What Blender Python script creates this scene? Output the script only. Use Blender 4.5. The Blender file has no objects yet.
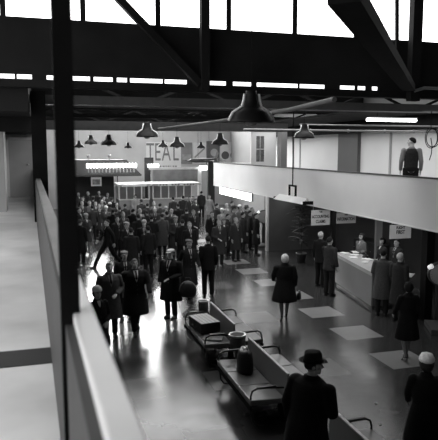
import bpy, bmesh, math, random
from mathutils import Vector, Matrix, noise
random.seed(7)
R = math.radians
PI = math.pi
scene = bpy.context.scene
COL = scene.collection

# ------------------------------------------------------------------ camera
F, CX, CY, EYE = 580.0, 219.0, 220.0, 4.3
TH = math.atan(70 / F)
PS = math.atan(173 * math.cos(TH) / F)
FW = Vector((math.sin(PS) * math.cos(TH), math.cos(PS) * math.cos(TH), -math.sin(TH)))
RT = Vector((math.cos(PS), -math.sin(PS), 0))
UP = Vector((math.sin(PS) * math.sin(TH), math.cos(PS) * math.sin(TH), math.cos(TH)))
def ray(x, y): return FW + RT * ((x - CX) / F) + UP * ((CY - y) / F)
def atz(x, y, z):
    d = ray(x, y); t = (z - EYE) / d.z
    return Vector((d.x * t, d.y * t, z))
def aty(x, y, Y):
    d = ray(x, y); t = Y / d.y
    return Vector((d.x * t, Y, EYE + d.z * t))
def atx(x, y, X):
    d = ray(x, y); t = X / d.x
    return Vector((X, d.y * t, EYE + d.z * t))
def proj_x(p):
    v = Vector(p) - Vector((0, 0, EYE)); return CX + F * v.dot(RT) / v.dot(FW)

cam = bpy.data.cameras.new('camera'); camo = bpy.data.objects.new('camera', cam); COL.objects.link(camo)
m = Matrix((RT, UP, -FW)).transposed().to_4x4(); m.translation = (0, 0, EYE)
camo.matrix_world = m
cam.sensor_fit = 'HORIZONTAL'; cam.sensor_width = 36; cam.lens = 36 * F / 438; cam.clip_start = .05; cam.clip_end = 300
cam.dof.use_dof = True; cam.dof.focus_distance = 14; cam.dof.aperture_fstop = 3.6
scene.camera = camo

# ------------------------------------------------------------------ materials
MATS = {}
def newmat(name):
    mt = bpy.data.materials.new(name); mt.use_nodes = True
    nt = mt.node_tree
    return mt, nt, nt.nodes['Principled BSDF']
def mat(name, v, rough=.6, metal=0.0, var=.15, scale=6.0, spec=.4, bump=0.0):
    if name in MATS: return MATS[name]
    mt, nt, b = newmat(name)
    n = nt.nodes.new('ShaderNodeTexNoise'); n.inputs['Scale'].default_value = scale; n.inputs['Detail'].default_value = 4
    tc = nt.nodes.new('ShaderNodeTexCoord'); nt.links.new(tc.outputs['Object'], n.inputs['Vector'])
    r = nt.nodes.new('ShaderNodeValToRGB'); nt.links.new(n.outputs['Fac'], r.inputs['Fac'])
    r.color_ramp.elements[0].position = .25; r.color_ramp.elements[1].position = .75
    lo, hi = v * (1 - var), v * (1 + var)
    r.color_ramp.elements[0].color = (lo, lo, lo, 1); r.color_ramp.elements[1].color = (hi, hi, hi, 1)
    nt.links.new(r.outputs['Color'], b.inputs['Base Color'])
    b.inputs['Roughness'].default_value = rough; b.inputs['Metallic'].default_value = metal
    b.inputs['Specular IOR Level'].default_value = spec
    if bump:
        bp = nt.nodes.new('ShaderNodeBump'); bp.inputs['Strength'].default_value = bump
        nt.links.new(n.outputs['Fac'], bp.inputs['Height']); nt.links.new(bp.outputs['Normal'], b.inputs['Normal'])
    MATS[name] = mt
    return mt
def emit(name, s, v=1.0):
    if name in MATS: return MATS[name]
    mt, nt, b = newmat(name)
    b.inputs['Base Color'].default_value = (v, v, v, 1)
    b.inputs['Emission Color'].default_value = (1, 1, 1, 1); b.inputs['Emission Strength'].default_value = s
    MATS[name] = mt
    return mt
def cloth(shade): return mat('woollen cloth %.3f' % shade, shade, .9, 0, .25, 30, .15)
def leather(shade): return mat('leather %.3f' % shade, shade, .45, 0, .2, 20, .4)
def skin_mat(): return mat('skin', .46, .55, 0, .08, 20, .35)
def paint(v, rough=.5): return mat('paint %.3f %.2f' % (v, rough), v, rough, 0, .08, 1.5)
BLACKM = mat('black steel', .008, .9, 0, .3, 3, .08)
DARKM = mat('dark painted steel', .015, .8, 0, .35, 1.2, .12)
CHROME = mat('pale metal', .55, .3, .7, .1)
WHITE = paint(.75)
PAPER = mat('paper', .75, .8, 0, .05)

# ------------------------------------------------------------------ mesh helpers
def link(name, mesh, parent=None, loc=None, rz=None):
    o = bpy.data.objects.new(name, mesh); COL.objects.link(o)
    if parent is not None: o.parent = parent
    if loc is not None: o.location = loc
    if rz is not None: o.rotation_euler = (0, 0, rz)
    return o
def smooth(me, flag=True):
    if flag: me.polygons.foreach_set('use_smooth', [True] * len(me.polygons))
def obj(name, bm, mt, parent=None, loc=None, rz=None, sm=False):
    bmesh.ops.recalc_face_normals(bm, faces=bm.faces)
    me = bpy.data.meshes.new(name); bm.to_mesh(me); bm.free()
    if mt is not None: me.materials.append(mt)
    smooth(me, sm)
    return link(name, me, parent, loc, rz)
def tag(o, label=None, cat=None, group=None, kind=None):
    if label: o['label'] = label
    if cat: o['category'] = cat
    if group: o['group'] = group
    if kind: o['kind'] = kind
    return o
def thing(name, label, cat, loc=(0, 0, 0), rz=0, group=None):
    o = bpy.data.objects.new(name, None); COL.objects.link(o); o.location = loc; o.rotation_euler = (0, 0, rz)
    o.empty_display_size = .1
    return tag(o, label, cat, group)
def struct(name, bm, mt, parent=None, **k):
    o = obj(name, bm, mt, parent, **k)
    if parent is None: o['kind'] = 'structure'
    return o
def BM(): return bmesh.new()
def box(bm, x0, x1, y0, y1, z0, z1, bev=0.0):
    r = bmesh.ops.create_cube(bm, size=1.0)
    vs = r['verts']
    for v in vs:
        v.co = Vector(((x0 + x1) / 2 + v.co.x * (x1 - x0), (y0 + y1) / 2 + v.co.y * (y1 - y0), (z0 + z1) / 2 + v.co.z * (z1 - z0)))
    if bev:
        es = list({e for v in vs for e in v.link_edges})
        bmesh.ops.bevel(bm, geom=es, offset=bev, segments=2, affect='EDGES', profile=.6)
    return bm
def bx(*a, **k): return box(BM(), *a, **k)
def loft(bm, rings, cap=True, seg=16, close=False):
    """rings: list of (centre, u_vec, v_vec)"""
    prev = None; first = None
    for c, u, v in rings:
        c, u, v = Vector(c), Vector(u), Vector(v)
        cur = [bm.verts.new(c + u * math.cos(2 * PI * i / seg) + v * math.sin(2 * PI * i / seg)) for i in range(seg)]
        if prev:
            for i in range(seg):
                bm.faces.new((prev[i], prev[(i + 1) % seg], cur[(i + 1) % seg], cur[i]))
        if first is None: first = cur
        prev = cur
    if cap:
        bm.faces.new(list(reversed(first))); bm.faces.new(prev)
    return bm
def tube(bm, pts, rad, seg=10, flat=1.0, cap=True, ref=None):
    pts = [Vector(p) for p in pts]
    n = len(pts)
    if not isinstance(rad, (list, tuple)): rad = [rad] * n
    rings = []
    up = Vector(ref) if ref else None
    for i in range(n):
        t = (pts[min(i + 1, n - 1)] - pts[max(i - 1, 0)])
        if t.length < 1e-9: t = Vector((0, 0, 1))
        t.normalize()
        if up is None:
            up = Vector((0, 0, 1)) if abs(t.z) < .9 else Vector((1, 0, 0))
        u = up - t * up.dot(t)
        if u.length < 1e-6: u = t.orthogonal()
        u.normalize(); v = t.cross(u)
        rings.append((pts[i], u * rad[i], v * rad[i] * flat)); up = u
    return loft(bm, rings, cap, seg)
def lathe(bm, prof, c=(0, 0, 0), seg=24, cap=True):
    return loft(bm, [((c[0], c[1], c[2] + z), (r, 0, 0), (0, r, 0)) for r, z in prof], cap, seg)
def ell(bm, c, r, sub=3, mtx=None):
    g = bmesh.ops.create_icosphere(bm, subdivisions=sub, radius=1.0)
    for v in g['verts']:
        p = Vector((v.co.x * r[0], v.co.y * r[1], v.co.z * r[2]))
        if mtx is not None: p = mtx @ p
        v.co = p + Vector(c)
    return bm
def bar(bm, a, b, w, h):
    """square bar between two points, w across (horizontal), h up"""
    a, b = Vector(a), Vector(b); t = (b - a).normalized()
    u = t.cross(Vector((0, 0, 1)))
    if u.length < 1e-4: u = Vector((1, 0, 0))
    u.normalize(); v = u.cross(t).normalized()
    q = []
    for p in (a, b):
        q.append([bm.verts.new(p + u * sx * w / 2 + v * sz * h / 2) for sx, sz in ((-1, -1), (1, -1), (1, 1), (-1, 1))])
    for i in range(4): bm.faces.new((q[0][i], q[0][(i + 1) % 4], q[1][(i + 1) % 4], q[1][i]))
    bm.faces.new(list(reversed(q[0]))); bm.faces.new(q[1])
    return bm
def prism(bm, poly, z0, z1):
    a = [bm.verts.new((x, y, z0)) for x, y in poly]; b = [bm.verts.new((x, y, z1)) for x, y in poly]
    n = len(poly)
    for i in range(n): bm.faces.new((a[i], a[(i + 1) % n], b[(i + 1) % n], b[i]))
    bm.faces.new(list(reversed(a))); bm.faces.new(b)
    return bm
def melt(bm, voxel, smooth_n=4, ratio=1.0, keep=None):
    """fuse overlapping shells into one continuous surface"""
    bmesh.ops.recalc_face_normals(bm, faces=bm.faces)
    me = bpy.data.meshes.new('tmp'); bm.to_mesh(me); bm.free()
    o = bpy.data.objects.new('tmp', me); COL.objects.link(o)
    md = o.modifiers.new('r', 'REMESH'); md.mode = 'VOXEL'; md.voxel_size = voxel
    if smooth_n:
        s = o.modifiers.new('s', 'SMOOTH'); s.iterations = smooth_n; s.factor = .5
    me1 = bpy.data.meshes.new_from_object(o.evaluated_get(bpy.context.evaluated_depsgraph_get()))
    if ratio < 1:
        o.modifiers.clear(); o.data = me1
        d = o.modifiers.new('d', 'DECIMATE'); d.ratio = ratio
        if keep:
            vg = o.vertex_groups.new(name='k')
            for v in me1.vertices: vg.add([v.index], keep(v.co), 'REPLACE')
            d.vertex_group = 'k'; d.invert_vertex_group = True; d.vertex_group_factor = 4
        bpy.context.view_layer.update()
        me2 = bpy.data.meshes.new_from_object(o.evaluated_get(bpy.context.evaluated_depsgraph_get()))
    else: me2 = me1
    bpy.data.objects.remove(o)
    smooth(me2)
    return me2
def text(s, size, mt, parent, loc, rot, name='lettering', sx=1.0, depth=.004, bold=0.0):
    c = bpy.data.curves.new(name, 'FONT'); c.body = s; c.size = size; c.align_x = 'CENTER'; c.align_y = 'CENTER'
    c.extrude = depth; c.offset = bold
    o = bpy.data.objects.new('tmp', c); COL.objects.link(o)
    bpy.context.view_layer.update()
    me = bpy.data.meshes.new_from_object(o.evaluated_get(bpy.context.evaluated_depsgraph_get()))
    bpy.data.objects.remove(o)
    me.name = name
    for v in me.vertices: v.co.x *= sx
    me.materials.clear(); me.materials.append(mt)
    t = link(name, me, parent); t.location = loc; t.rotation_euler = rot
    return t

# ================================================================== SETTING
def floor_mat():
    mt, nt, b = newmat('polished terminal floor')
    N, L = nt.nodes, nt.links
    tc = N.new('ShaderNodeTexCoord'); sp = N.new('ShaderNodeSeparateXYZ'); L.new(tc.outputs['Object'], sp.inputs[0])
    def M(op, a, b_=None, c=None):
        n = N.new('ShaderNodeMath'); n.operation = op
        for i, q in enumerate((a, b_, c)):
            if q is None: continue
            if isinstance(q, (int, float)): n.inputs[i].default_value = q
            else: L.new(q, n.inputs[i])
        return n.outputs[0]
    def cell(o, start, period):
        return M('LESS_THAN', M('FLOORED_MODULO', M('SUBTRACT', o, start), period), .93)
    X, Y = sp.outputs[0], sp.outputs[1]
    main = M('MULTIPLY', M('MULTIPLY', M('GREATER_THAN', X, 6.43), M('LESS_THAN', X, 7.37)), cell(Y, 9.58, 1.83))
    other = M('MULTIPLY', M('MULTIPLY', cell(X, .94, 1.83), M('LESS_THAN', X, 5.6)), cell(Y, 9.6 + 3.66, 3.66))
    tile = M('ADD', main, M('MULTIPLY', other, .3))
    nz = N.new('ShaderNodeTexNoise'); nz.inputs['Scale'].default_value = .7; nz.inputs['Detail'].default_value = 6
    L.new(tc.outputs['Object'], nz.inputs['Vector'])
    base = M('ADD', .02, M('MULTIPLY', nz.outputs['Fac'], .05))
    # thin joints of the sheet floor
    jx = M('LESS_THAN', M('FLOORED_MODULO', M('SUBTRACT', X, .94), .915), .012)
    jy = M('LESS_THAN', M('FLOORED_MODULO', M('SUBTRACT', Y, 9.6), .915), .012)
    j = M('SUBTRACT', 1.0, M('MULTIPLY', M('MAXIMUM', jx, jy), .15))
    val = M('MULTIPLY', M('ADD', base, M('MULTIPLY', tile, .25)), j)
    cb = N.new('ShaderNodeCombineColor')
    for i in range(3): L.new(val, cb.inputs[i])
    L.new(cb.outputs[0], b.inputs['Base Color'])
    n2 = N.new('ShaderNodeTexNoise'); n2.inputs['Scale'].default_value = 2.5; n2.inputs['Detail'].default_value = 5
    L.new(tc.outputs['Object'], n2.inputs['Vector'])
    L.new(M('ADD', .13, M('MULTIPLY', n2.outputs['Fac'], .16)), b.inputs['Roughness'])
    b.inputs['Specular IOR Level'].default_value = .55
    bp = N.new('ShaderNodeBump'); bp.inputs['Strength'].default_value = .03; bp.inputs['Distance'].default_value = .05
    L.new(n2.outputs['Fac'], bp.inputs['Height']); L.new(bp.outputs['Normal'], b.inputs['Normal'])
    return mt
XL, XR, YB, YF = -4.6, 14.0, -6.0, 44.0
struct('floor', bx(XL, XR, YB, YF, -.2, 0), floor_mat())
GFL = mat('pale gallery floor', .58, .35, 0, .28, 1.1)
struct('floor', bx(XL, .02, YB, 19.3, 2.63, 2.83), GFL)
struct('trim_1', bx(XL, .0, 4.05, 4.38, 2.83, 2.836), mat('dark floor strip', .012, .7))  # plain dark band across the gallery floor
WALLG = mat('far wall distemper', .5, .8, 0, .12, .8)
DARKW = mat('dark boarded panel', .02, .9, 0, .5, .6, .1)
UPW = mat('white plaster', .72, .8, 0, .06, .6)
struct('wall_left', bx(-.7, -.5, YB, 19.3, 0, 2.63), paint(.25))
struct('wall_left', bx(-.8, -.5, 19.5, YF, 0, 9.7), paint(.05))
struct('wall_left', bx(XL - .2, XL, YB, 19.5, 2.63, 9.7), paint(.5))
struct('wall_right', bx(XR, XR + .2, YB, YF, 0, 9.7), paint(.3))
struct('wall_back', bx(XL, XR, YB - .2, YB, 0, 9.7), paint(.3))
struct('wall_far', bx(-.5, XR, YF, YF + .2, 0, 6.3), WALLG)
struct('wall_far', bx(-.5, XR, YF, YF + .2, 9.4, 9.7), WALLG)
bm = BM()
for x in (-.5, 1.3, 3.1, 4.9, 6.7, 8.5, 10.3, 12.1, 13.9): box(bm, x, x + .1, YF, YF + .2, 6.3, 9.4)
struct('trim_30', bm, paint(.05))
for i, x in enumerate((-.4, 1.4, 3.2, 5.0, 6.8, 8.6, 10.4, 12.2)): struct('window_%d' % (70 + i), bx(x, x + 1.7, YF + .08, YF + .12, 6.3, 9.4), emit('added glare pane %d' % (x > 7), 60.0 if x < 7 else 10.0))  # unseen glowing panes added to throw glare onto the floor
# saw-tooth roof
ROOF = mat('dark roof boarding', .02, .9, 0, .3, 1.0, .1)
def roof(y0, z0, y1, z1):
    bm = BM()
    vs = [bm.verts.new(p) for p in ((XL, y0, z0), (XR, y0, z0), (XR, y1, z1), (XL, y1, z1), (XL, y0, z0 + .2), (XR, y0, z0 + .2), (XR, y1, z1 + .2), (XL, y1, z1 + .2))]
    for f in ((0, 1, 2, 3), (4, 7, 6, 5), (0, 4, 5, 1), (1, 5, 6, 2), (2, 6, 7, 3), (3, 7, 4, 0)): bm.faces.new([vs[i] for i in f])
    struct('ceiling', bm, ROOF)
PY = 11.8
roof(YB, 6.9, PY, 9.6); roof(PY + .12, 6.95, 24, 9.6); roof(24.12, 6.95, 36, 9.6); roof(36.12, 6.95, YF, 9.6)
# monitor wall at PY with slit and clerestory
ZS = 6.77
PANE = emit('overcast sky through clerestory glass', 3.5)
SLIT = emit('daylight slit glass', 2.2)
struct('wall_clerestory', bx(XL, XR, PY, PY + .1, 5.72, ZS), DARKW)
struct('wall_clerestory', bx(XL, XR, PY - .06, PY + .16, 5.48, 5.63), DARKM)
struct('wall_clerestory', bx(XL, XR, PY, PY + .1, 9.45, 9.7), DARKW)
sl = [(-.78, -.52), (-.48, -.21), (.06, .19), (.54, .87), (.94, 1.31), (1.39, 1.59), (1.65, 2.31), (2.35, 2.81), (3.28, 3.65), (3.80, 4.22), (4.33, 5.28), (5.32, 5.92), (6.29, 6.66), (6.73, 6.93), (7.09, 7.24)]
ev = XL; k = 1
bmj = BM()
for a, b in sl:
    box(bmj, ev, a, PY, PY + .1, 5.63, 5.72); ev = b
    struct('window_%d' % k, bx(a, b, PY + .03, PY + .06, 5.63, 5.72), SLIT); k += 1
box(bmj, ev, XR, PY, PY + .1, 5.63, 5.72)
struct('wall_clerestory', bmj, DARKW)
mull = [-3.7, -2.18, -.68, .77, 2.23, 3.71, 5.19, 6.66, 8.13, 9.6, 11.1, 12.6]
edges = [XL] + mull + [XR]
bmm = BM()
for x in mull: box(bmm, x - .05, x + .05, PY, PY + .1, ZS, 9.45)
struct('trim_2', bmm, DARKM)
for a, b in zip(edges, edges[1:]):
    struct('window_%d' % k, bx(a + .05, b - .05, PY + .04, PY + .06, ZS, 9.45), PANE); k += 1
# second and third monitors, with unseen glowing panes assumed from glare on the floor
for yy, zb, lo, hi, st in ((24, 6.85, -2.0, 10.5, 'assumed glass of second bay'), (36, 6.85, -.4, 8.0, 'assumed glass of far bay')):
    struct('wall_clerestory', bx(XL, XR, yy, yy + .1, 5.6 if yy > 30 else 5.9, zb), DARKW)
    struct('wall_clerestory', bx(XL, lo, yy, yy + .1, zb, 9.6), DARKW)
    struct('wall_clerestory', bx(hi, XR, yy, yy + .1, zb, 9.6), DARKW)
    n = 6
    for i in range(n):
        a = lo + (hi - lo) * i / n; b = lo + (hi - lo) * (i + 1) / n
        struct('window_%d' % k, bx(a + .04, b - .04, yy + .03, yy + .06, zb, 9.55), emit(st, 6.5 if yy < 30 else 20.0)); k += 1
# trusses and beams
def member(n, a, b, w, h, mt=DARKM): return struct('trim_%d' % n, bar(BM(), a, b, w, h), mt)
p205 = aty(204.5, 40, PY - .2); p415 = aty(415, 40, PY - .2)
struct('trim_3', bx(p205.x - .085, p205.x + .085, PY - .3, PY - .12, 5.5, 9.6), DARKM)
struct('trim_4', bx(p415.x - .12, p415.x + .12, PY - .3, PY - .12, 5.4, 9.6), DARKM)
member(5, aty(117, -3, PY - .2), aty(200, 84, PY - .2), .14, .14)
member(6, atz(344, -6, 5.55), aty(409, 88, PY - .35), .27, .14, BLACKM)
member(7, aty(397, -5, 9.0), aty(397, 60, 9.0), .05, .05)
struct('trim_8', tube(BM(), [aty(414, 91, PY - .3), aty(424, 88, PY - .3), Vector((XR, PY - .3, aty(424, 88, PY - .3).z))], .035), mat('grey conduit', .2, .4, .3))
for i, yy in enumerate((17.9, 24.2, 30.2)):                       # dark lattice girders of the far bays
    zt, zl = (6.3, 5.55) if yy < 20 else (6.3, 5.6)
    bm = BM(); box(bm, -.5, XR, yy - .06, yy + .06, zl, zl + .14); box(bm, -.5, XR, yy - .06, yy + .06, zt, zt + .12)
    xs = [-.4 + q * 1.6 for q in range(10)]
    for q, x in enumerate(xs[:-1]):
        a = (x, yy, zl + .1) if q % 2 == 0 else (x, yy, zt); b = (xs[q + 1], yy, zt) if q % 2 == 0 else (xs[q + 1], yy, zl + .1)
        bar(bm, a, b, .08, .08)
    struct('trim_%d' % (9 + i), bm, DARKM)
# conduit and ducts under the roof
struct('trim_12', tube(BM(), [(3.3, 17.6, 4.93), (3.77, 13.2, 4.95), (3.82, 8.9, 4.95), (3.6, 6.9, 4.95)], .036), mat('dull grey pipe', .10, .6, .1))
struct('trim_13', bx(-.4, 8.7, 20.3, 20.9, 4.98, 5.28), mat('dull duct', .07, .5, .3))
struct('trim_14', bx(-.4, 12, 13.0, 13.4, 5.27, 5.46), mat('dull duct', .07, .5, .3))
bm = BM()
tube(bm, [(5.2, 15.2, 4.86), (12.5, 15.2, 4.84)], .03); tube(bm, [(6.6, 14.6, 4.98), (12.5, 14.6, 4.98)], .022)
for x in (7.2, 8.4, 9.6, 10.6): ell(bm, (x, 15.2, 4.85), (.05, .05, .05), 2)
struct('trim_15', bm, mat('grey conduit', .2, .4, .3))

# gallery on the left
prk = -.027
SK = Matrix.Rotation(.027, 4, 'Z')
def skew(bm):
    for v in bm.verts: v.co = Vector((v.co.x + prk * v.co.y, v.co.y, v.co.z))
    return bm
PAR = mat('parapet boarding', .035, .6, 0, .2, 3)
CAP = mat('white parapet capping', .78, .35, 0, .06, 3)
for a, b in ((-4, 12.3), (12.75, 19.25)):
    struct('wall_parapet', skew(bx(.10, .165, a, b, 2.83, 3.69)), PAR)
struct('trim_16', skew(bx(.127, .203, -4, 2.7, 3.69, 3.73, bev=.008)), CAP)
for a, b in ((2.7, 12.3), (12.75, 19.25)): struct('trim_17', skew(bx(.115, .205, a, b, 3.69, 3.73, bev=.008)), mat('shaded grey capping', .10, .5, 0, .3, 2))  # same cap in darker grey, painting in the light falloff along the rail
struct('wall_gallery', bx(XL, -.3, 19.3, 19.5, 2.63, 6.0), paint(.34, .8))
struct('wall_gallery', bx(-1.75, -.95, 14.65, 15.3, 2.83, 5.05), paint(.42, .8))
struct('ceiling', bx(XL, -.3, PY + .3, 19.5, 5.05, 5.75), ROOF)
struct('trim_31', bx(XL, -.3, 14.2, 14.5, 4.72, 5.05), ROOF)
bm = BM(); box(bm, XL, -.3, 18.9, 19.2, 4.78, 5.05)
struct('trim_32', bm, ROOF)
dr = bx(-1.12, -.40, 19.24, 19.3, 2.83, 4.62); d1 = struct('door_1', dr, paint(.26))
obj('door_frame', box(box(box(BM(), -1.2, -1.12, 19.22, 19.3, 2.83, 4.7), -.40, -.33, 19.22, 19.3, 2.83, 4.7), -1.2, -.33, 19.22, 19.3, 4.62, 4.7), paint(.45), d1)
obj('door_handle', ell(BM(), (-.55, 19.2, 3.85), (.03, .04, .03)), CHROME, d1, sm=True)
# steel columns: the near post on the gallery, the stout one in line with the parapet
struct('trim_18', box(box(BM(), .03, .096, 2.05, 2.12, 2.83, 7.5), .02, .105, 2.04, 2.13, 2.83, 2.9), BLACKM)
bm = BM(); box(bm, -.27, .02, 12.4, 12.45, 2.83, 5.48); box(bm, -.27, .02, 12.6, 12.65, 2.83, 5.48); box(bm, -.16, -.09, 12.45, 12.6, 2.83, 5.48)
struct('trim_19', bm, BLACKM)

# balcony on the right
BXX = 8.94
PANEL = mat('pale grey balcony fascia', .64, .5, 0, .08, .5)
struct('wall_balcony', bx(BXX, BXX + .06, YB, 31.3, 2.36, 3.6), PANEL)
struct('wall_balcony', bx(BXX, 12, 31.24, 31.3, 2.36, 3.6), PANEL)
struct('trim_20', bx(BXX - .02, BXX + .09, YB, 31.3, 3.6, 3.64), mat('dark capping', .04, .5))
struct('trim_21', bx(BXX - .015, BXX + .07, YB, 31.3, 2.33, 2.37), paint(.7))
struct('floor', bx(BXX + .06, XR, YB, 31.24, 2.6, 2.83), paint(.3))
struct('wall_upper', bx(11.9, 12.05, 5, 31.3, 2.83, 5.5), UPW)
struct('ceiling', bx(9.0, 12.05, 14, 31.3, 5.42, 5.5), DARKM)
struct('trim_33', bx(11.45, 11.85, 13.5, 31.2, 4.97, 5.42), BLACKM)
bm = BM(); box(bm, 11.75, 11.9, 20.5, 22.1, 2.83, 5.42)
struct('door_2', bm, paint(.09))
bm = BM()
for y in (26.2, 27.0, 18.4): box(bm, 11.86, 11.9, y - .05, y + .05, 2.83, 5.42)
struct('trim_22', bm, paint(.3))
# glazed office on the balcony
struct('wall_office', box(box(box(box(BM(), 9.25, 9.5, 25.9, 26, 2.83, 5.2), 9.9, 10.5, 25.9, 26, 2.83, 5.2), 9.5, 9.9, 25.9, 26, 2.83, 3.75), 9.5, 9.9, 25.9, 26, 4.95, 5.2), paint(.62))
struct('trim_23', bx(9.18, 10.55, 25.82, 26.05, 5.2, 5.3), paint(.7))
wo = struct('window_60', bx(9.5, 9.9, 25.94, 25.96, 3.75, 4.95), mat('dim office glass', .12, .1, 0, .5, 4))
obj('glazing_bars', box(box(BM(), 9.5, 9.9, 25.9, 25.94, 4.32, 4.36), 9.69, 9.71, 25.9, 25.94, 3.75, 4.95), paint(.5), wo)
struct('trim_24', bx(10.6, 10.9, 25.5, 26, 2.83, 5.42), paint(.14))
# walls under the balcony
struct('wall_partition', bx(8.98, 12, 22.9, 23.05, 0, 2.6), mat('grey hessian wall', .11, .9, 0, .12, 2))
struct('trim_25', bx(8.91, 8.98, 22.86, 23.09, 0, 2.33), paint(.6))
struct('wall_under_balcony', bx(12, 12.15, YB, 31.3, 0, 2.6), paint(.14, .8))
struct('trim_26', bx(9.02, 9.16, 17.22, 17.36, 0, 2.6), BLACKM)
struct('trim_27', bx(9.02, 9.24, 12.2, 12.42, 0, 2.6), BLACKM)
struct('trim_28', bx(10.45, 10.92, 37.9, 38.2, 0, 3.6), paint(.05))
# dark backing boards behind the enquiry desk
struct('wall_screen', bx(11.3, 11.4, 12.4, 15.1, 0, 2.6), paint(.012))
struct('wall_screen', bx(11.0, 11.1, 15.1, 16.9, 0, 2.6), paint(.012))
struct('wall_screen', bx(11.1, 11.35, 17.9, 18, 0, 2.6), paint(.5))

# ================================================================== PEOPLE
HZ = 1.64   # head centre
def hand(bm, w, d, n, t, curl=.5, s=1.0):
    """w wrist, d forearm direction, n palm normal (fingers curl to it), t thumb side"""
    d, n, t = Vector(d).normalized(), Vector(n), Vector(t)
    n = (n - d * n.dot(d)).normalized(); t = (t - d * t.dot(d) - n * t.dot(n)).normalized()
    loft(bm, [(w - d * .03, t * .024, n * .019), (w + d * .02, t * .03, n * .018), (w + d * .05, t * .040, n * .017), (w + d * .085, t * .043, n * .014), (w + d * .098, t * .038, n * .010)], True, 12)
    for off, ln, st in ((-.032, .060, .088), (-.0105, .075, .094), (.0105, .080, .096), (.032, .072, .092)):
        p = w + d * (st - .012) + t * off; pts = [p]; dirv = (d + t * off * 1.6).normalized(); a = curl * (1.0 - off * 3)
        for seg_l, ang in ((.012, 0), (ln * .45, a * .5), (ln * .32, a * 1.1), (ln * .23, a * 1.5)):
            dv = (dirv * math.cos(ang) + n * math.sin(ang)).normalized(); p = p + dv * seg_l; pts.append(p)
        tube(bm, pts, [.0085, .0092, .0085, .0078, .006], 8)
    p = w + d * .022 + t * .026
    pts = [p, p + (d * .5 + t * .75 + n * .15) * .03, p + (d * .85 + t * .95 + n * .35) * .045, p + (d * 1.35 + t * .95 + n * .6) * .052]
    tube(bm, pts, [.014, .0125, .0105, .007], 8)

class Pose:
    def __init__(s, kind='stand', stride=0.0, arms=None, woman=False, coat='overcoat', turn=0, lean=0.0):
        s.woman = woman; s.coat = coat; s.stride = stride; s.turn = R(turn); s.lean = lean
        sw = .185 if not woman else .165
        hw = .095
        s.hip = [Vector((-hw, .01, .92)), Vector((hw, .01, .92))]
        if stride:
            # left (-x) leg forward (-y), right leg back
            s.knee = [Vector((-hw, -stride * .53, .51)), Vector((hw, stride * .40, .49))]
            s.ank = [Vector((-hw * .85, -stride * .95, .09)), Vector((hw * .85, stride * 1.02, .13))]
            s.toe = [-.05, .55]          # pitch of the shoe
        else:
            s.knee = [Vector((-hw * 1.05, -.015, .50)), Vector((hw * 1.05, -.02, .50))]
            s.ank = [Vector((-hw * 1.1, .02, .085)), Vector((hw * 1.1, .0, .085))]
            s.toe = [0, 0]
        s.sh = [Vector((-sw, .01, 1.42)), Vector((sw, .01, 1.42))]
        hang = [(Vector((-sw - .055, .03, 1.13)), Vector((-sw - .06, -.05, .89)))] * 2
        arms = arms or 'hang'
        def mir(v): return Vector((-v.x, v.y, v.z))
        A = {'hang': (Vector((-sw - .055, .03, 1.13)), Vector((-sw - .06, -.05, .89))),
             'fwd': (Vector((-sw - .05, -.09, 1.15)), Vector((-sw - .03, -.27, .98))),
             'back': (Vector((-sw - .06, .15, 1.15)), Vector((-sw - .06, .17, .90))),
             'hold': (Vector((-sw - .07, .0, 1.14)), Vector((-.09, -.24, 1.06))),
             'lean': (Vector((-sw - .09, -.16, 1.18)), Vector((-.16, -.40, 1.12))),
             'chest': (Vector((-sw - .07, -.02, 1.13)), Vector((-.07, -.21, 1.24))),
             'hip': (Vector((-sw - .17, .10, 1.16)), Vector((-sw + .02, -.07, 1.0)))}
        if isinstance(arms, str): arms = (arms, arms)
        l = A[arms[0]]; r = A[arms[1]]
        s.elb = [l[0], mir(r[0])]; s.wri = [l[1], mir(r[1])]

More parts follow.
